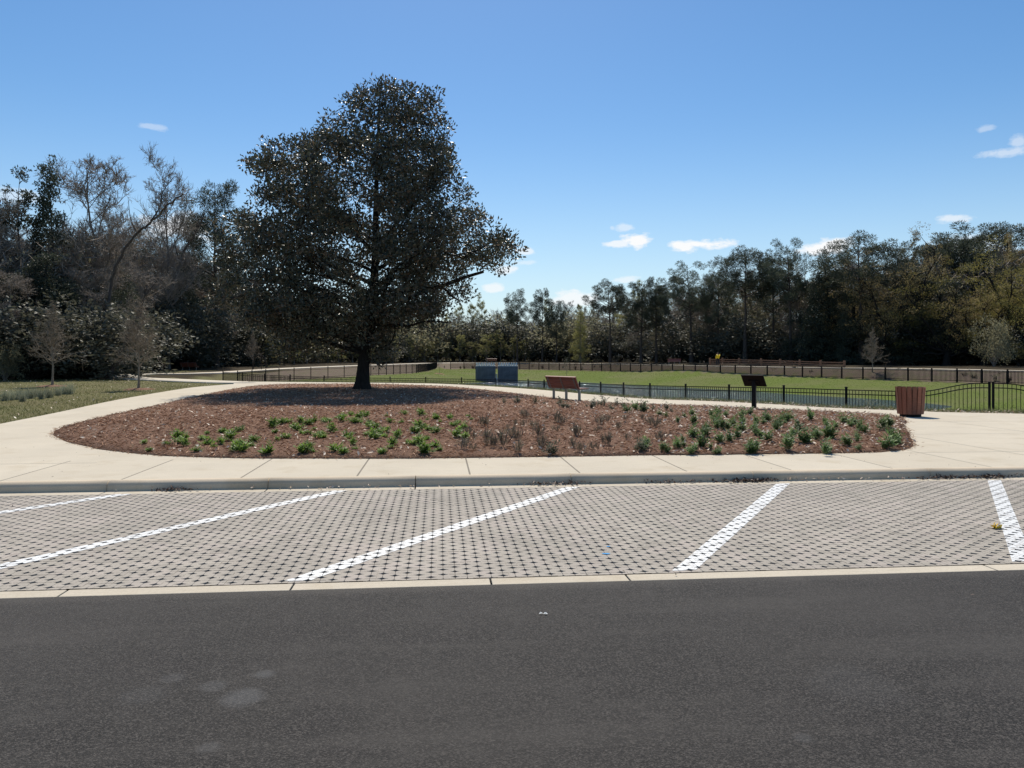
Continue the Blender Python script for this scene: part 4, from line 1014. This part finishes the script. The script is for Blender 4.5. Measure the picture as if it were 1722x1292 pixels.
for X, Y, lab in ((dx(233, 37.5), 37.5, 'ring of brown mulch round the right young lawn tree'), (dx(953, 106), 106, 'dark mulch ring round the small tree behind the front bench'), (dx(88, 42), 42, 'ring of brown mulch round the left young lawn tree'), (dx(739, 108), 108, 'dark mulch ring round the small tree left of the blue-grey boxes')):
    n = 26; V = [(0, 0, .1)] + [(math.cos(a) * r * random.uniform(.85, 1.15), math.sin(a) * r * random.uniform(.85, 1.15), z) for r, z in ((.4, .07), (.65, .03), (.85, -.06)) for a in np.arange(n) * 2 * PI / n]
    V = [(x, y, z + (h1(X + x, Y + y) - h1(X, Y))) for x, y, z in V]
    Fc = [(0, 1 + k, 1 + (k + 1) % n) for k in range(n)]; me_ = bpy.data.meshes.new('mulch_ring')
    Fc += [(1 + r * n + k, 1 + (r + 1) * n + k, 1 + (r + 1) * n + (k + 1) % n, 1 + r * n + (k + 1) % n) for r in range(2) for k in range(n)]
    me_.from_pydata(V, [], Fc); o = link('mulch_ring', me_, M['mulch'], smooth=True); o.location = (X, Y, h1(X, Y)); tag(o, lab, 'mulch ring')
root = empty('bent_branch', (dx(425, 84), 84, h1(dx(425, 84), 84))); tag(root, 'dark bare branch bent into an arch left of the magnolia trunk', 'branch'); T = Tubes()
T.add(catmull([(0, 0, -.2), (.15, 0, 1.2), (.6, 0, 1.75), (1.1, 0, 1.6), (1.4, 0, .9), (1.45, 0, .3)], 4, closed=False), [.07] * 21, 6); T.add([(.95, 0, -.2), (.93, 0, .8), (.95, 0, 1.7)], [.04, .04, .035], 5)
link('stem', T.mesh('stem'), M['bark_dark'], root)

# the mass of the woods, row behind row
SKX = [0, 60, 130, 220, 330, 400, 450, 560, 640, 760, 830, 880, 940, 1000, 1060, 1100, 1170, 1250, 1300, 1330, 1400, 1450, 1550, 1600, 1722, 1950]
SKY_ = [395, 400, 385, 385, 415, 440, 480, 505, 520, 525, 525, 535, 512, 520, 492, 490, 478, 462, 470, 452, 450, 430, 430, 430, 410, 400]
def zone(x):
    if x < 130: return (('evergreen', 4), ('bare', 3))
    if x < 320: return (('bare', 6), ('evergreen', 2))
    if x < 430: return (('bare', 4), ('brown_budding', 2), ('evergreen', 3))
    if x < 880: return (('yellow_budding', 5), ('budding', 3), ('bare', 2))
    if x < 1130: return (('budding', 4), ('bare', 4), ('evergreen', 1), ('yellow_budding', 1))
    if x < 1340: return (('bare', 7), ('budding', 3), ('evergreen', 1))
    return (('evergreen', 6), ('bare', 2), ('brown_budding', 3))
LBL = dict(evergreen='dark glossy evergreen tree crowded into the woods', bare='grey bare tree crowded into the woods', budding='grey-green budding tree crowded into the woods', yellow_budding='yellow-green budding tree crowded into the low woods', brown_budding='bronze budding tree crowded into the woods')
def side(x): return ' on the left' if x < 430 else (' behind the magnolia trunk and far bank' if x < 880 else (' behind the middle of the far fence' if x < 1340 else ' on the right'))
for row, (dY, step, low) in enumerate(((1.5, 32, 45), (8, 29, 8), (18, 27, -12))):
    x = -40 + row * 12
    while x < 1830:
        Y = edgeY(x) + dY + random.uniform(-2, 2); ks = zone(x); kind = random.choices([k for k, _ in ks], [w for _, w in ks])[0]
        if row == 0 and 1540 < x < 1740: x += 30; continue
        st = float(np.interp(x, SKX, SKY_)); yt = st + low * random.uniform(.3, 1.6) + random.uniform(-6, 22)
        yt = min(yt, 560)
        wd = (600 - yt) / F * Y
        put(kind, x, Y, yt, LBL[kind] + side(x), LBL[kind].split(' tree')[0] + ' trees' + side(x), ws=float(np.clip(1.15 * 9 / max(wd, 4), .75, 1.7)))
        x += step * random.uniform(.7, 1.3) * (.8 if 430 < x < 900 else 1)
x = 446
while x < 900:
    Y = edgeY(x) - 8 + random.uniform(-2, 2)
    put('yellow_budding', x, Y, 600 - random.uniform(26, 46), 'low yellow-green budding tree in the sunlit brush before the low woods', 'low yellow-green budding trees before the low woods', ws=random.uniform(1.3, 1.8))
    x += random.uniform(16, 30)
x = -30
while x < 1830:
    Y = edgeY(x) + random.uniform(-1.5, 4); k = 'shrub' if (x < 440 or x > 1000 or random.random() < .35) else 'bright_shrub'
    lb = ('dark low shrub at the foot of the woods' if k == 'shrub' else 'pale grey-green shrub at the foot of the woods') + side(x)
    put(k, x, Y, 600 - random.uniform(12, 60) * (1.4 if x < 430 else 1), lb, lb.replace('shrub at', 'shrubs at'), ws=random.uniform(1.2, 1.9))
    x += 19 * random.uniform(.6, 1.4)
# tangled twigs and leaves filling the depth of the woods: nobody could count it
rng = np.random.default_rng(77); N = 170000
xs = rng.uniform(-60, 1830, N); Yb = np.interp(xs, EX, EYv) + rng.uniform(2, 26, N)
yt = np.interp(xs, SKX, SKY_) + 18 + 10 * np.sin(xs / 23.0) + 9 * np.sin(xs / 9.0)
X = (xs - CX) / F * Yb; zt0 = H + (HY - yt) / F * Yb; zb0 = hh(np.stack([X, Yb], 1)); z = zb0 + (zt0 - zb0) * rng.uniform(0, 1, N) ** 1.15
A = unit(rng.normal(size=(N, 3)) * np.array([1, 1, .8]) + np.array([0, 0, .5])); B = perp(A, rng)
tw = rng.uniform(0, 1, N) < .5
me = leaf_mesh('woodland', np.stack([X, Yb, z], 1), A, B, np.where(tw, rng.uniform(.7, 1.8, N), rng.uniform(.25, .5, N)), np.where(tw, .05, rng.uniform(.09, .18, N)), .05)
me.materials.append(M['under']); me.materials.append(M['brush']); me.materials.append(M['twig']); me.materials.append(M['budding'])
mi = np.where(tw, 2, np.where((xs > 440) & (xs < 900) & (rng.uniform(0, 1, N) < .6), 3, np.where((xs > 430) & (xs < 900) & (rng.uniform(0, 1, N) < .8), 1, np.where(rng.uniform(0, 1, N) < np.where(xs < 430, .06, np.where(xs < 1340, .75, .4)), 1, 0))))
me.polygons.foreach_set('material_index', np.concatenate([mi, mi]).astype(np.int32))
tag(link('woodland', me, None), kind='stuff', label='tangle of twigs and leaves filling the depth of the woods', cat='woodland')
# ------------------------------------------------------------------ bed plants
def clump_mesh(seed, n, Lr, spread, up, W, kind='blade'):
    rng = np.random.default_rng(seed); C = []; A = []; Ls = []; Ws = []
    nst = 9
    for s in range(nst):
        az = rng.uniform(0, 2 * PI); r = rng.uniform(0, spread); hgt = rng.uniform(.25, 1) * up
        top = np.array([math.cos(az) * r, math.sin(az) * r, hgt])
        for k in range(n // nst):
            t = rng.uniform(.03, 1); p = top * np.array([t, t, t ** .8]); a = rng.uniform(0, 2 * PI)
            C.append(p); A.append((math.cos(a), math.sin(a), rng.uniform(.1, .9))); Ls.append(rng.uniform(*Lr)); Ws.append(W * rng.uniform(.7, 1.2))
    A = unit(np.array(A)); C = np.array(C); me_ = leaf_mesh('foliage', C, A, unit(np.cross(A, np.array([0, 0, 1.0])) + rng.normal(size=A.shape) * .25), np.array(Ls), np.array(Ws), .1)
    return me_
def stem_mesh(seed, n, up, W=.006):
    rng = np.random.default_rng(seed); C = rng.normal(size=(n, 3)) * np.array([.035, .035, 0]); A = unit(np.stack([rng.normal(size=n) * .35, rng.normal(size=n) * .35, np.ones(n)], 1))
    C2 = C + A * rng.uniform(.3, .9, n)[:, None] * up * .7; A2 = unit(A + rng.normal(size=(n, 3)) * .6)
    CC = np.concatenate([C, C2, C2]); AA = np.concatenate([A, A2, unit(A + rng.normal(size=(n, 3)) * .7)])
    LL = np.concatenate([rng.uniform(.6, 1.1, n) * up, rng.uniform(.04, .1, n), rng.uniform(.03, .08, n)]); WW = np.concatenate([np.full(n, W), np.full(n, .018), np.full(n, .016)])
    return leaf_mesh('stems', CC, AA, perp(AA, rng), LL, WW, .05)
VAR = dict(green=[clump_mesh(200 + k, 90, (.05, .12), .12, .13, .028) for k in range(4)], blue=[clump_mesh(210 + k, 160, (.04, .10), .14, .23, .024) for k in range(4)],
           dry=[stem_mesh(220 + k, 22, .27) for k in range(4)], grey=[clump_mesh(230 + k, 90, (.05, .10), .16, .24, .02) for k in range(4)])
GREEN = [(241.6,744),(250,754),(279.6,746),(312,738),(310,748),(348,731),(341,739),(348,746),(371,746),(387,733),(402,727),(332,760),(395,758),(401,747),(427,743),(450,759),(459,721),(462,731),(481,713),(493,720),(506,712),(518,715),(481,739),(508,732),(528,724),(545,710),(551,712),(568,704),(575,711),(590,700),(614,702),(605,712),(518,754),(513,758),(533,739),(543,738),(558,729),(577,761),(587,739),(598,753),(622,718),(629,722),(629,739),(649,701),(651,729),(642,762),(680,698),(674,713),(656,713),(627,731),(647,736),(630,738),(668,738),(660,747),(694,747),(700,721),(713,724),(698,730),(718,741),(728,750),(712,757),(713,766),(731,700),(739,710),(733,730),(771,713),(781,722),(772,728),(768,738),(793,707),(757,706),(718,707),(707,700)]
DRY = [(796,739),(817,718),(854,722),(857,736),(842,750),(830,747),(781,753),(899,722),(905,737),(911,750),(946,716),(935,727),(962,750),(1008,715),(1008,725),(1038,722),(1050,707),(1021,747),(1053,740),(999,753),(975,756),(866,715),(817,740),(880,700),(920,705),(970,735),(1080,705),(1100,720),(1110,740),(870,758)]
GREY = [(872,677),(899,679),(848,678),(955,686),(999,685),(1014,684),(1026,687),(1050,687),(1071,687),(1080,694),(1098,690),(987,685),(932,762),(926,763),(1080,754),(1030,690),(1120,690),(940,682)]
BLUE = [(1069,690),(1082,694),(1190,725),(1187,736),(1206,714),(1207,722),(1224,725),(1248,703),(1248,713),(1246,728),(1273,716),(1270,724),(1287,703),(1289,710),(1308,719),(1306,725),(1320,713),(1329,706),(1339,714),(1342,724),(1336,733),(1328,741),(1326,753),(1364,702),(1387,711),(1392,724),(1376,739),(1394,736),(1351,744),(1391,755),(1423,747),(1436,713),(1430,716),(1441,733),(1445,725),(1442,741),(1445,752),(1489,710),(1496,717),(1497,728),(1500,739),(1492,749),(1486,750),(1508,741),(1122,756),(1137,747),(1151,750),(1148,742),(1163,757),(1166,736),(1195,753),(1204,757),(1210,744),(1181,750),(1226,742),(1239,738),(1256,750),(1261,756),(1279,738),(1292,742),(1267,752),(1082,753),(1166,717),(1196,700),(1220,702),(1163,700),(1140,712),(1120,703)]
for pts, kind, mat, lab, grp, s0 in ((GREEN, 'green', 'bedgreen', 'low bright green leafy clump planted in the left part of the mulch bed', 'bright green clumps in the left of the bed', 1.05), (DRY, 'dry', 'beddry', 'dry brownish twiggy plant in the middle of the mulch bed', 'dry twiggy plants in the middle of the bed', 1.0),
                                     (GREY, 'grey', 'bedgrey', 'dull grey-green bushy plant along the back edge of the mulch bed by the bench', 'grey-green plants at the back of the bed', 1.0), (BLUE, 'blue', 'bedblue', 'dark green bushy plant in the right part of the mulch bed', 'dark green bushy plants in the right of the bed', 1.0)):
    pts = pts + [(x + random.uniform(-16, 16), y + random.uniform(-6, 6)) for x, y in pts if random.random() < .55]; n0_ = len(pts)
    for k, (x, y) in enumerate(pts):
        X, Y = gx(x, min(y + 2, 758 if x < 420 else 761), .06); me_ = VAR[kind][k % 4]
        if not len(me_.materials): me_.materials.append(M[mat])
        o = link('bed_plant', me_, None); o.location = (X, Y, bedz([(X, Y)])[0] - .01); o.rotation_euler = (random.uniform(-.1, .1), random.uniform(-.1, .1), random.uniform(0, 6.28))
        s = s0 * random.uniform(.5, 1.3); o.scale = (s, s, s * random.uniform(.8, 1.2)); tag(o, lab, 'plant', grp)
# straw, chips and fallen leaves
def scatter_poly(poly, n, rng, edge=0.0):
    lo, hi = poly.min(0), poly.max(0); out = []
    while sum(len(o) for o in out) < n:
        p = rng.uniform(lo, hi, (n, 2)); p = p[inside(p, poly)]; out.append(p)
    return np.concatenate(out)[:n]
def flat_bits(name, P, z, L, W, mat, rng, tilt=.35, lift=.004):
    n = len(P); a = rng.uniform(0, 2 * PI, n); A = unit(np.stack([np.cos(a), np.sin(a), rng.normal(size=n) * tilt], 1)); B = unit(np.cross(np.array([0, 0, 1.0]), A) + rng.normal(size=(n, 3)) * np.array([0, 0, tilt]))
    C = np.column_stack([P, z + lift + np.abs(A[:, 2]) * L * .5 * (A[:, 2] < 0)]); return link(name, leaf_mesh(name, C, A, B, L, W, .08), mat)
rng = np.random.default_rng(5)
P = scatter_poly(BED, 62000, rng); dd = np.hypot(P[:, 0], P[:, 1]); P = P[rng.uniform(0, 1, len(P)) < np.clip((19 / dd) ** 2, .25, 1)]; n = len(P)
tag(flat_bits('mulch_straw', P, bedz(P), rng.uniform(.05, .16, n), rng.uniform(.006, .018, n), M['chips'], rng), 'loose red-brown pine straw scattered over the mulch bed', 'mulch', kind='stuff')
P = scatter_poly(BED, 27000, rng); w = np.clip(.22 + (P[:, 0] - .5) * .16, .2, 1) * np.clip(.6 + .5 * vnoise(P, 1.3, 9), .15, 1); P = P[rng.uniform(0, 1, len(P)) < w]; n = len(P)
tag(flat_bits('leaf_litter', P, bedz(P), rng.uniform(.05, .13, n), rng.uniform(.025, .055, n), M['litter'], rng, .5, .01), 'pale dry leaves scattered over the mulch bed', 'leaf litter', kind='stuff')
# straw spilling over the bed edge
k = rng.integers(0, len(BED), 2600); t = rng.uniform(0, 1, 2600)[:, None]; P = BED[k] * (1 - t) + np.roll(BED, -1, 0)[k] * t + rng.normal(size=(2600, 2)) * .045
zP = np.where(inside(P, BED), bedz(P), .002)
tag(flat_bits('edge_straw', P, zP, rng.uniform(.03, .09, 2600), rng.uniform(.005, .014, 2600), M['chips'], rng), 'straw spilled along the edge of the mulch bed', 'mulch', kind='stuff')
# kerb-side litter
def pile(cx, cy, w, n, mat, lab, hgt=.03, sd=.05):
    u0 = cx * math.cos(TH) + cy * math.sin(TH); v0 = VK - .19
    q = np.stack([u0 + rng.normal(size=n) * w, v0 - np.abs(rng.normal(size=n)) * sd], 1); P = np.array([uv(*a) for a in q])
    o = flat_bits('leaf_litter', P, -.12 + rng.uniform(0, hgt, n), rng.uniform(.025, .07, n), rng.uniform(.01, .035, n), mat, rng, .6); tag(o, lab, 'leaf litter', kind='stuff')
for x, w, n, m in ((1268, .22, 260, 'darklitter'), (1130, .25, 60, 'darklitter'), (1640, .35, 160, 'darklitter'), (1715, .2, 130, 'darklitter'), (932, .25, 55, 'darklitter'), (940, .2, 40, 'darklitter'), (316, .14, 70, 'darklitter'), (600, 1.2, 40, 'litter'), (1450, 1.2, 50, 'litter')):
    X, Y = gx(x, 815, -.12); pile(X, Y, w, n, M[m], 'fallen brown leaves gathered at the foot of the kerb')
n = 260; P = np.stack([rng.uniform(-9, 10, n), rng.uniform(5.2, 14, n)], 1); inn = inside(P, BED); P = P[~inn]; vv = -P[:, 0] * math.sin(TH) + P[:, 1] * math.cos(TH); z = np.where(vv > VK, 0, -.121); ok = (vv > VK) | (vv < VK - .2); P, z = P[ok], z[ok]; n = len(P)
tag(flat_bits('leaf_specks', P, z, rng.uniform(.012, .035, n), rng.uniform(.006, .016, n), M['darklitter'], rng, .3), 'tiny dark leaf scraps on the concrete and pavers', 'leaf litter', kind='stuff')
# single small things
def leaf_thing(name, x, y, L, W, mat, lab, cat, z=-.12, parts=5):
    X, Y = gx(x, y, z); r = np.random.default_rng(int(x)); A = unit(np.stack([r.normal(size=parts), r.normal(size=parts), (np.abs(r.normal(size=parts)) * .35 + .2) * (1 if z > -.13 else .15)], 1)); C = r.normal(size=(parts, 3)) * np.array([L * .15, L * .15, 0]) + np.array([0, 0, .006])
    o = link(name, leaf_mesh(name, C, A, (perp(A, r) if z > -.13 else unit(np.cross(A, np.array([0.0, .25, -1.0])))), L * r.uniform(.7, 1, parts), W * r.uniform(.7, 1, parts), .25), mat); o.location = (X, Y, z); tag(o, lab, cat)
leaf_thing('yellow_leaf', 1670, 888, .085, .11, M['yleaf'], 'crumpled yellow leaf on the pavers beside the rightmost white line', 'leaf')
leaf_thing('white_leaf', 914, 1034, .034, .026, M['pale'], 'small pale curled leaf lying on the dark asphalt', 'leaf', -.132, 3)
for k, (x, y) in enumerate(((1019, 932), (1023, 920))):
    X, Y = gx(x, y, -.122); n = 14; V = [(math.cos(a) * .035 * random.uniform(.6, 1.2), math.sin(a) * .022 * random.uniform(.6, 1.2), .0035) for a in np.arange(n) * 2 * PI / n]; me_ = bpy.data.meshes.new('blue_mark'); me_.from_pydata(V, [], [list(range(n))])
    o = link('blue_mark', me_, M['blue']); o.location = (X, Y, -.1205); o.scale = (.6, .6, 1) if k else (1, 1, 1); tag(o, kind='structure')
# ------------------------------------------------------------------ grass
def blades(name, P, z, L, W, mat, rng, lean=.5):
    n = len(P); A = unit(np.stack([rng.normal(size=n) * lean, rng.normal(size=n) * lean, np.ones(n)], 1)); B = perp(A, rng)
    base = np.column_stack([P, z]); V = np.stack([base + B * W[:, None] / 2, base + A * L[:, None], base - B * W[:, None] / 2], 1).reshape(-1, 3); return link(name, np_mesh(name, V, (np.arange(n)[:, None] * 3 + np.arange(3)[None]).astype(np.int32)), mat)
LAWNP = np.array([tuple(p) for p in LAWN] + [uv(-14, 12.6), (-28, 9.5), (-44, 50), (-36, 53), (dx(228, 56), 56)])
P = scatter_poly(LAWNP, 130000, rng); dd = np.hypot(P[:, 0], P[:, 1]); P = P[rng.uniform(0, 1, len(P)) < np.clip((26 / dd) ** 1.5, .3, 1)]; P = P[~inside(P, CONC)]; P = P[np.clip(.65 + .5 * vnoise(P, .9, 4), .15, 1) > rng.uniform(0, 1, len(P))]; n = len(P)
tag(blades('lawn_grass', P, hh(P) - .01, rng.uniform(.04, .11, n), rng.uniform(.012, .028, n), M['grassblade'], rng), 'short patchy green and straw grass of the left lawn', 'grass', kind='stuff')
lip = np.array([tuple(p) for p in BACK] + [(dx(375, 64.5), 64.5)] + [(p[0] * .995, p[1] * .995) for p in NFX[::-1]] + [(14, 24.8), (25, 24.3)])
P = scatter_poly(lip, 60000, rng); n = len(P)
tag(blades('bank_grass', P, hh(P) - .01, rng.uniform(.06, .2, n), rng.uniform(.014, .03, n), M['lipgrass'], rng, .6), 'rough green and straw grass between the path and the near pond fence', 'grass', kind='stuff')
ed = np.array([p for p in BACK if p[1] < 33]); k = rng.integers(0, len(ed) - 1, 900); t = rng.uniform(0, 1, 900)[:, None]; P = ed[k] * (1 - t) + ed[k + 1] * t; P[:, 1] += np.abs(rng.normal(size=900)) * .35 + .03
tag(flat_bits('leaf_litter', P, hh(P) + .03, rng.uniform(.06, .14, 900), rng.uniform(.03, .06, 900), M['litter'], rng, .5), 'pale dry leaves caught in the grass behind the path', 'leaf litter', kind='stuff')
P = scatter_poly(LAWNP, 700, rng); P = P[~inside(P, CONC)]; n = len(P); tag(flat_bits('leaf_litter', P, hh(P) + .04, rng.uniform(.05, .12, n), rng.uniform(.03, .06, n), M['litter'], rng, .5), 'pale dry leaves lying on the left lawn', 'leaf litter', kind='stuff')
fb = fence_loop; P = scatter_poly(fb, 60000, rng); zz = hh(P); keep = zz > WATER_Z + .05; P, zz = P[keep], zz[keep]; n = len(P)
tag(blades('pond_bank_grass', P, zz - .02, rng.uniform(.05, .12, n), rng.uniform(.03, .06, n), M['bankgrass'], rng, .6), 'green grass of the pond banks', 'grass', kind='stuff')
# ornamental grass clumps
def grass_clump(seed, n, hgt, W):
    r = np.random.default_rng(seed); C = np.column_stack([r.normal(size=(n, 2)) * .09, np.zeros(n)]); A = unit(np.stack([r.normal(size=n) * .42, r.normal(size=n) * .42, np.ones(n)], 1)); L = hgt * r.uniform(.5, 1.1, n); B = perp(A, r)
    mid = C + A * L[:, None] * .6; A2 = unit(A + np.column_stack([A[:, :2] * 1.3, -np.full(n, .15)])); tip = mid + A2 * L[:, None] * .45; w = (B * W / 2)
    V = np.stack([C + w, C - w, mid - w * .8, mid + w * .8, tip], 1).reshape(-1, 3); b = np.arange(n) * 5
    return np_mesh('blades', V, [np.stack([b, b + 1, b + 2, b + 3], 1), np.stack([b + 3, b + 2, b + 4], 1)])
GC = [grass_clump(300 + k, 150, .55, .014) for k in range(3)]; GS = [grass_clump(310 + k, 40, .7, .016) for k in range(3)]
for m_ in GC: m_.materials.append(M['silver'])
for m_ in GS: m_.materials.append(M['silver'])
for k, (x, y) in enumerate(((8, 675), (18, 674), (30, 673), (44, 669), (53, 671), (60, 668), (70, 672), (82, 670), (98, 666), (108, 664), (118, 664), (-12, 677), (38, 676))):
    X, Y = gx(x, y, -.03); o = link('ornamental_grass', GC[k % 3], None); o.location = (X, Y, h1(X, Y) - .02); o.rotation_euler.z = k * 1.3; s = random.uniform(.7, 1.0); o.scale = (s * .8, s * .8, s * 1.15); tag(o, 'grey-green clump of long grass on the left lawn', 'grass clump', 'grass clumps on the left lawn')
for k in range(64):
    i0 = random.uniform(1.2, len(NFX) - 1.2); a, b = NFX[int(i0)], NFX[int(i0) + 1]; f = i0 - int(i0); X = a[0] + (b[0] - a[0]) * f; Y = a[1] + (b[1] - a[1]) * f; s_ = random.uniform(.4, 1.3)
    X, Y = X * (1 - s_ / Y), Y - s_; o = link('ornamental_grass', GS[k % 3], None); o.location = (X, Y, h1(X, Y) - .03); o.rotation_euler.z = k * 1.7; s = random.uniform(.6, 1.15); o.scale = (s, s, s); tag(o, 'wispy pale silver grass clump growing along the near pond fence', 'grass clump', 'silver grass clumps along the near fence')
for k, x in enumerate((1700, 1650, 1610, 1585, 1480, 1460)):
    Y = 25.3 - .4 * (k % 2); X = dx(x, Y); o = link('ornamental_grass', GS[k % 3], None); o.location = (X, Y, h1(X, Y) - .03); s = random.uniform(.5, .8); o.scale = (s, s, s); tag(o, 'wispy pale silver grass clump growing by the arched gate', 'grass clump', 'silver grass clumps by the gate')
# small dry shrubs planted in the mulch strip behind the far fence
SH = [stem_mesh(330 + k, 40, .75, .03) for k in range(3)]; SG = [clump_mesh(340 + k, 60, (.1, .2), .3, .6, .07) for k in range(2)]
for m_ in SH: m_.materials.append(M['beddry'])
for m_ in SG: m_.materials.append(M['evergreen'])
seq = resample(FFX, 1.35)
for k, p in enumerate(seq[2:]):
    q = pathline[np.argmin(np.hypot(pathline[:, 0] - p[0], pathline[:, 1] - p[1]))]; n_ = unit(np.array([p[0] * .2, 1.0])); s_ = random.uniform(.8, 3.8)
    X, Y = p[0] + n_[0] * s_, p[1] + n_[1] * s_; gq = k % 4 == 1; o = link('strip_shrub', SG[k % 2] if gq else SH[k % 3], None); o.location = (X, Y, h1(X, Y) - .03); s = random.uniform(.7, 1.2); o.scale = (s, s, s); o.rotation_euler.z = k
    tag(o, 'small dark green shrub in the mulch strip behind the far fence' if gq else 'small dry brown shrub in the mulch strip behind the far fence', 'shrub', 'green shrubs in the far mulch strip' if gq else 'dry shrubs in the far mulch strip')
# ------------------------------------------------------------------ sky, sun, camera
SUN_EL, SUN_AZ = rad(53), rad(-5)                 # azimuth from +Y, negative to the left
w = bpy.data.worlds.new('World'); sc.world = w; w.use_nodes = True; t = w.node_tree; N_ = t.nodes
for n in list(N_): N_.remove(n)
out = N_.new('ShaderNodeOutputWorld'); bg = N_.new('ShaderNodeBackground'); t.links.new(bg.outputs[0], out.inputs[0])
sky = N_.new('ShaderNodeTexSky'); sky.sky_type = 'NISHITA'; sky.sun_disc = False; sky.sun_elevation = SUN_EL; sky.sun_rotation = SUN_AZ; sky.altitude = 50; sky.air_density = 1.0; sky.dust_density = .25; sky.ozone_density = 1.3
bg.inputs['Strength'].default_value = .115
def nm(op, a, b=None, clamp=False):
    n = N_.new('ShaderNodeMath'); n.operation = op; n.use_clamp = clamp
    for i, v in enumerate((a, b)):
        if v is None: continue
        if hasattr(v, 'links'): t.links.new(v, n.inputs[i])
        else: n.inputs[i].default_value = v
    return n.outputs[0]
tc = N_.new('ShaderNodeTexCoord'); gen = tc.outputs['Generated']
def dotn(v):
    n = N_.new('ShaderNodeVectorMath'); n.operation = 'DOT_PRODUCT'; t.links.new(gen, n.inputs[0]); n.inputs[1].default_value = v; return n.outputs['Value']
def noise_w(scale, detail=6, rough=.6, sx=(1, 1, 1)):
    m = N_.new('ShaderNodeMapping'); m.inputs['Scale'].default_value = sx; t.links.new(gen, m.inputs[0]); n = N_.new('ShaderNodeTexNoise'); n.inputs['Scale'].default_value = scale; n.inputs['Detail'].default_value = detail; n.inputs['Roughness'].default_value = rough; t.links.new(m.outputs[0], n.inputs[0]); return n.outputs['Fac']
nz = noise_w(26, 7, .62, (1, 1, 2.2)); nz2 = noise_w(70, 5, .6, (1, 1, 1.6))
cloud = None
for (x, y, wx, hy, den) in ((1072, 404, 30, 14, 1.0), (1040, 410, 28, 7, .8), (1182, 411, 50, 12, 1.0), (1052, 384, 22, 7, .45), (1030, 384, 5, 4, .3), (1390, 418, 44, 16, 1.0), (1600, 368, 26, 9, .6), (1695, 256, 34, 8, .45), (1712, 238, 14, 9, .4), (1658, 217, 14, 6, .3), (252, 213, 26, 6, .3), (970, 503, 40, 16, .8), (884, 423, 18, 7, .6), (850, 455, 26, 10, .7), (1050, 472, 24, 7, .55), (300, 385, 60, 26, .9), (885, 442, 30, 6, .35), (30, 330, 40, 12, .4), (495, 270, 14, 9, .4), (830, 486, 20, 9, .7), (1640, 430, 60, 30, .5)):
    d = Vector(((x - CX) / F, 1, (HY - y) / F)).normalized(); r = d.cross(Vector((0, 0, 1))).normalized(); u = r.cross(d)
    a = nm('DIVIDE', dotn(r), wx * .85 / F); b = nm('DIVIDE', dotn(u), hy * .8 / F)
    e = nm('SQRT', nm('ADD', nm('MULTIPLY', a, a), nm('MULTIPLY', b, b)))
    e = nm('ADD', e, nm('ADD', nm('MULTIPLY', nm('SUBTRACT', nz, .5), 3.2), nm('MULTIPLY', nm('SUBTRACT', nz2, .5), 1.2)))
    front = nm('GREATER_THAN', dotn(d), .5)
    k = nm('MULTIPLY', nm('MULTIPLY', nm('SUBTRACT', 1.15, e), 1.6, True), nm('MULTIPLY', front, den))
    cloud = k if cloud is None else nm('MAXIMUM', cloud, k)
hsv = N_.new('ShaderNodeHueSaturation'); hsv.inputs['Saturation'].default_value = 1.3; hsv.inputs['Value'].default_value = 1.0; t.links.new(sky.outputs[0], hsv.inputs['Color'])
mx = N_.new('ShaderNodeMix'); mx.data_type = 'RGBA'; t.links.new(cloud, mx.inputs[0]); 
sep = N_.new('ShaderNodeSeparateXYZ'); t.links.new(gen, sep.inputs[0]); lowf = nm('POWER', nm('SUBTRACT', 1.0, nm('MULTIPLY', sep.outputs[2], 3.2), True), 2.0)
hz = N_.new('ShaderNodeMix'); hz.data_type = 'RGBA'; t.links.new(nm('MULTIPLY', lowf, .85), hz.inputs[0]); t.links.new(hsv.outputs[0], hz.inputs[6]); hz.inputs[7].default_value = (5.0, 6.5, 7.8, 1)
t.links.new(hz.outputs[2], mx.inputs[6]); mx.inputs[7].default_value = (8.4, 8.5, 8.6, 1)
t.links.new(mx.outputs[2], bg.inputs['Color'])
sd = bpy.data.lights.new('sun', 'SUN'); sd.energy = 4.9; sd.angle = rad(.53); sd.color = (1, .93, .81); so = bpy.data.objects.new('sun', sd); COL.objects.link(so)
dirv = Vector((math.sin(SUN_AZ) * math.cos(SUN_EL), math.cos(SUN_AZ) * math.cos(SUN_EL), math.sin(SUN_EL))); so.rotation_euler = (-dirv).to_track_quat('-Z', 'Y').to_euler(); so.location = dirv * 80
cd = bpy.data.cameras.new('camera'); co = bpy.data.objects.new('camera', cd); COL.objects.link(co); sc.camera = co
cd.sensor_width = 36; cd.sensor_fit = 'HORIZONTAL'; cd.lens = 36 * F / 1722; cd.shift_y = -(646 - HY) / 1722; cd.clip_end = 8000; cd.clip_start = .05
co.location = (0, 0, H); co.rotation_euler = (PI / 2, 0, 0)
sc.view_settings.view_transform = 'Standard'; sc.view_settings.look = 'None'; sc.view_settings.exposure = 0; sc.view_settings.gamma = 1
sc.cycles.max_bounces = 6; sc.cycles.diffuse_bounces = 2; sc.cycles.glossy_bounces = 2; sc.cycles.transmission_bounces = 2; sc.cycles.transparent_max_bounces = 4
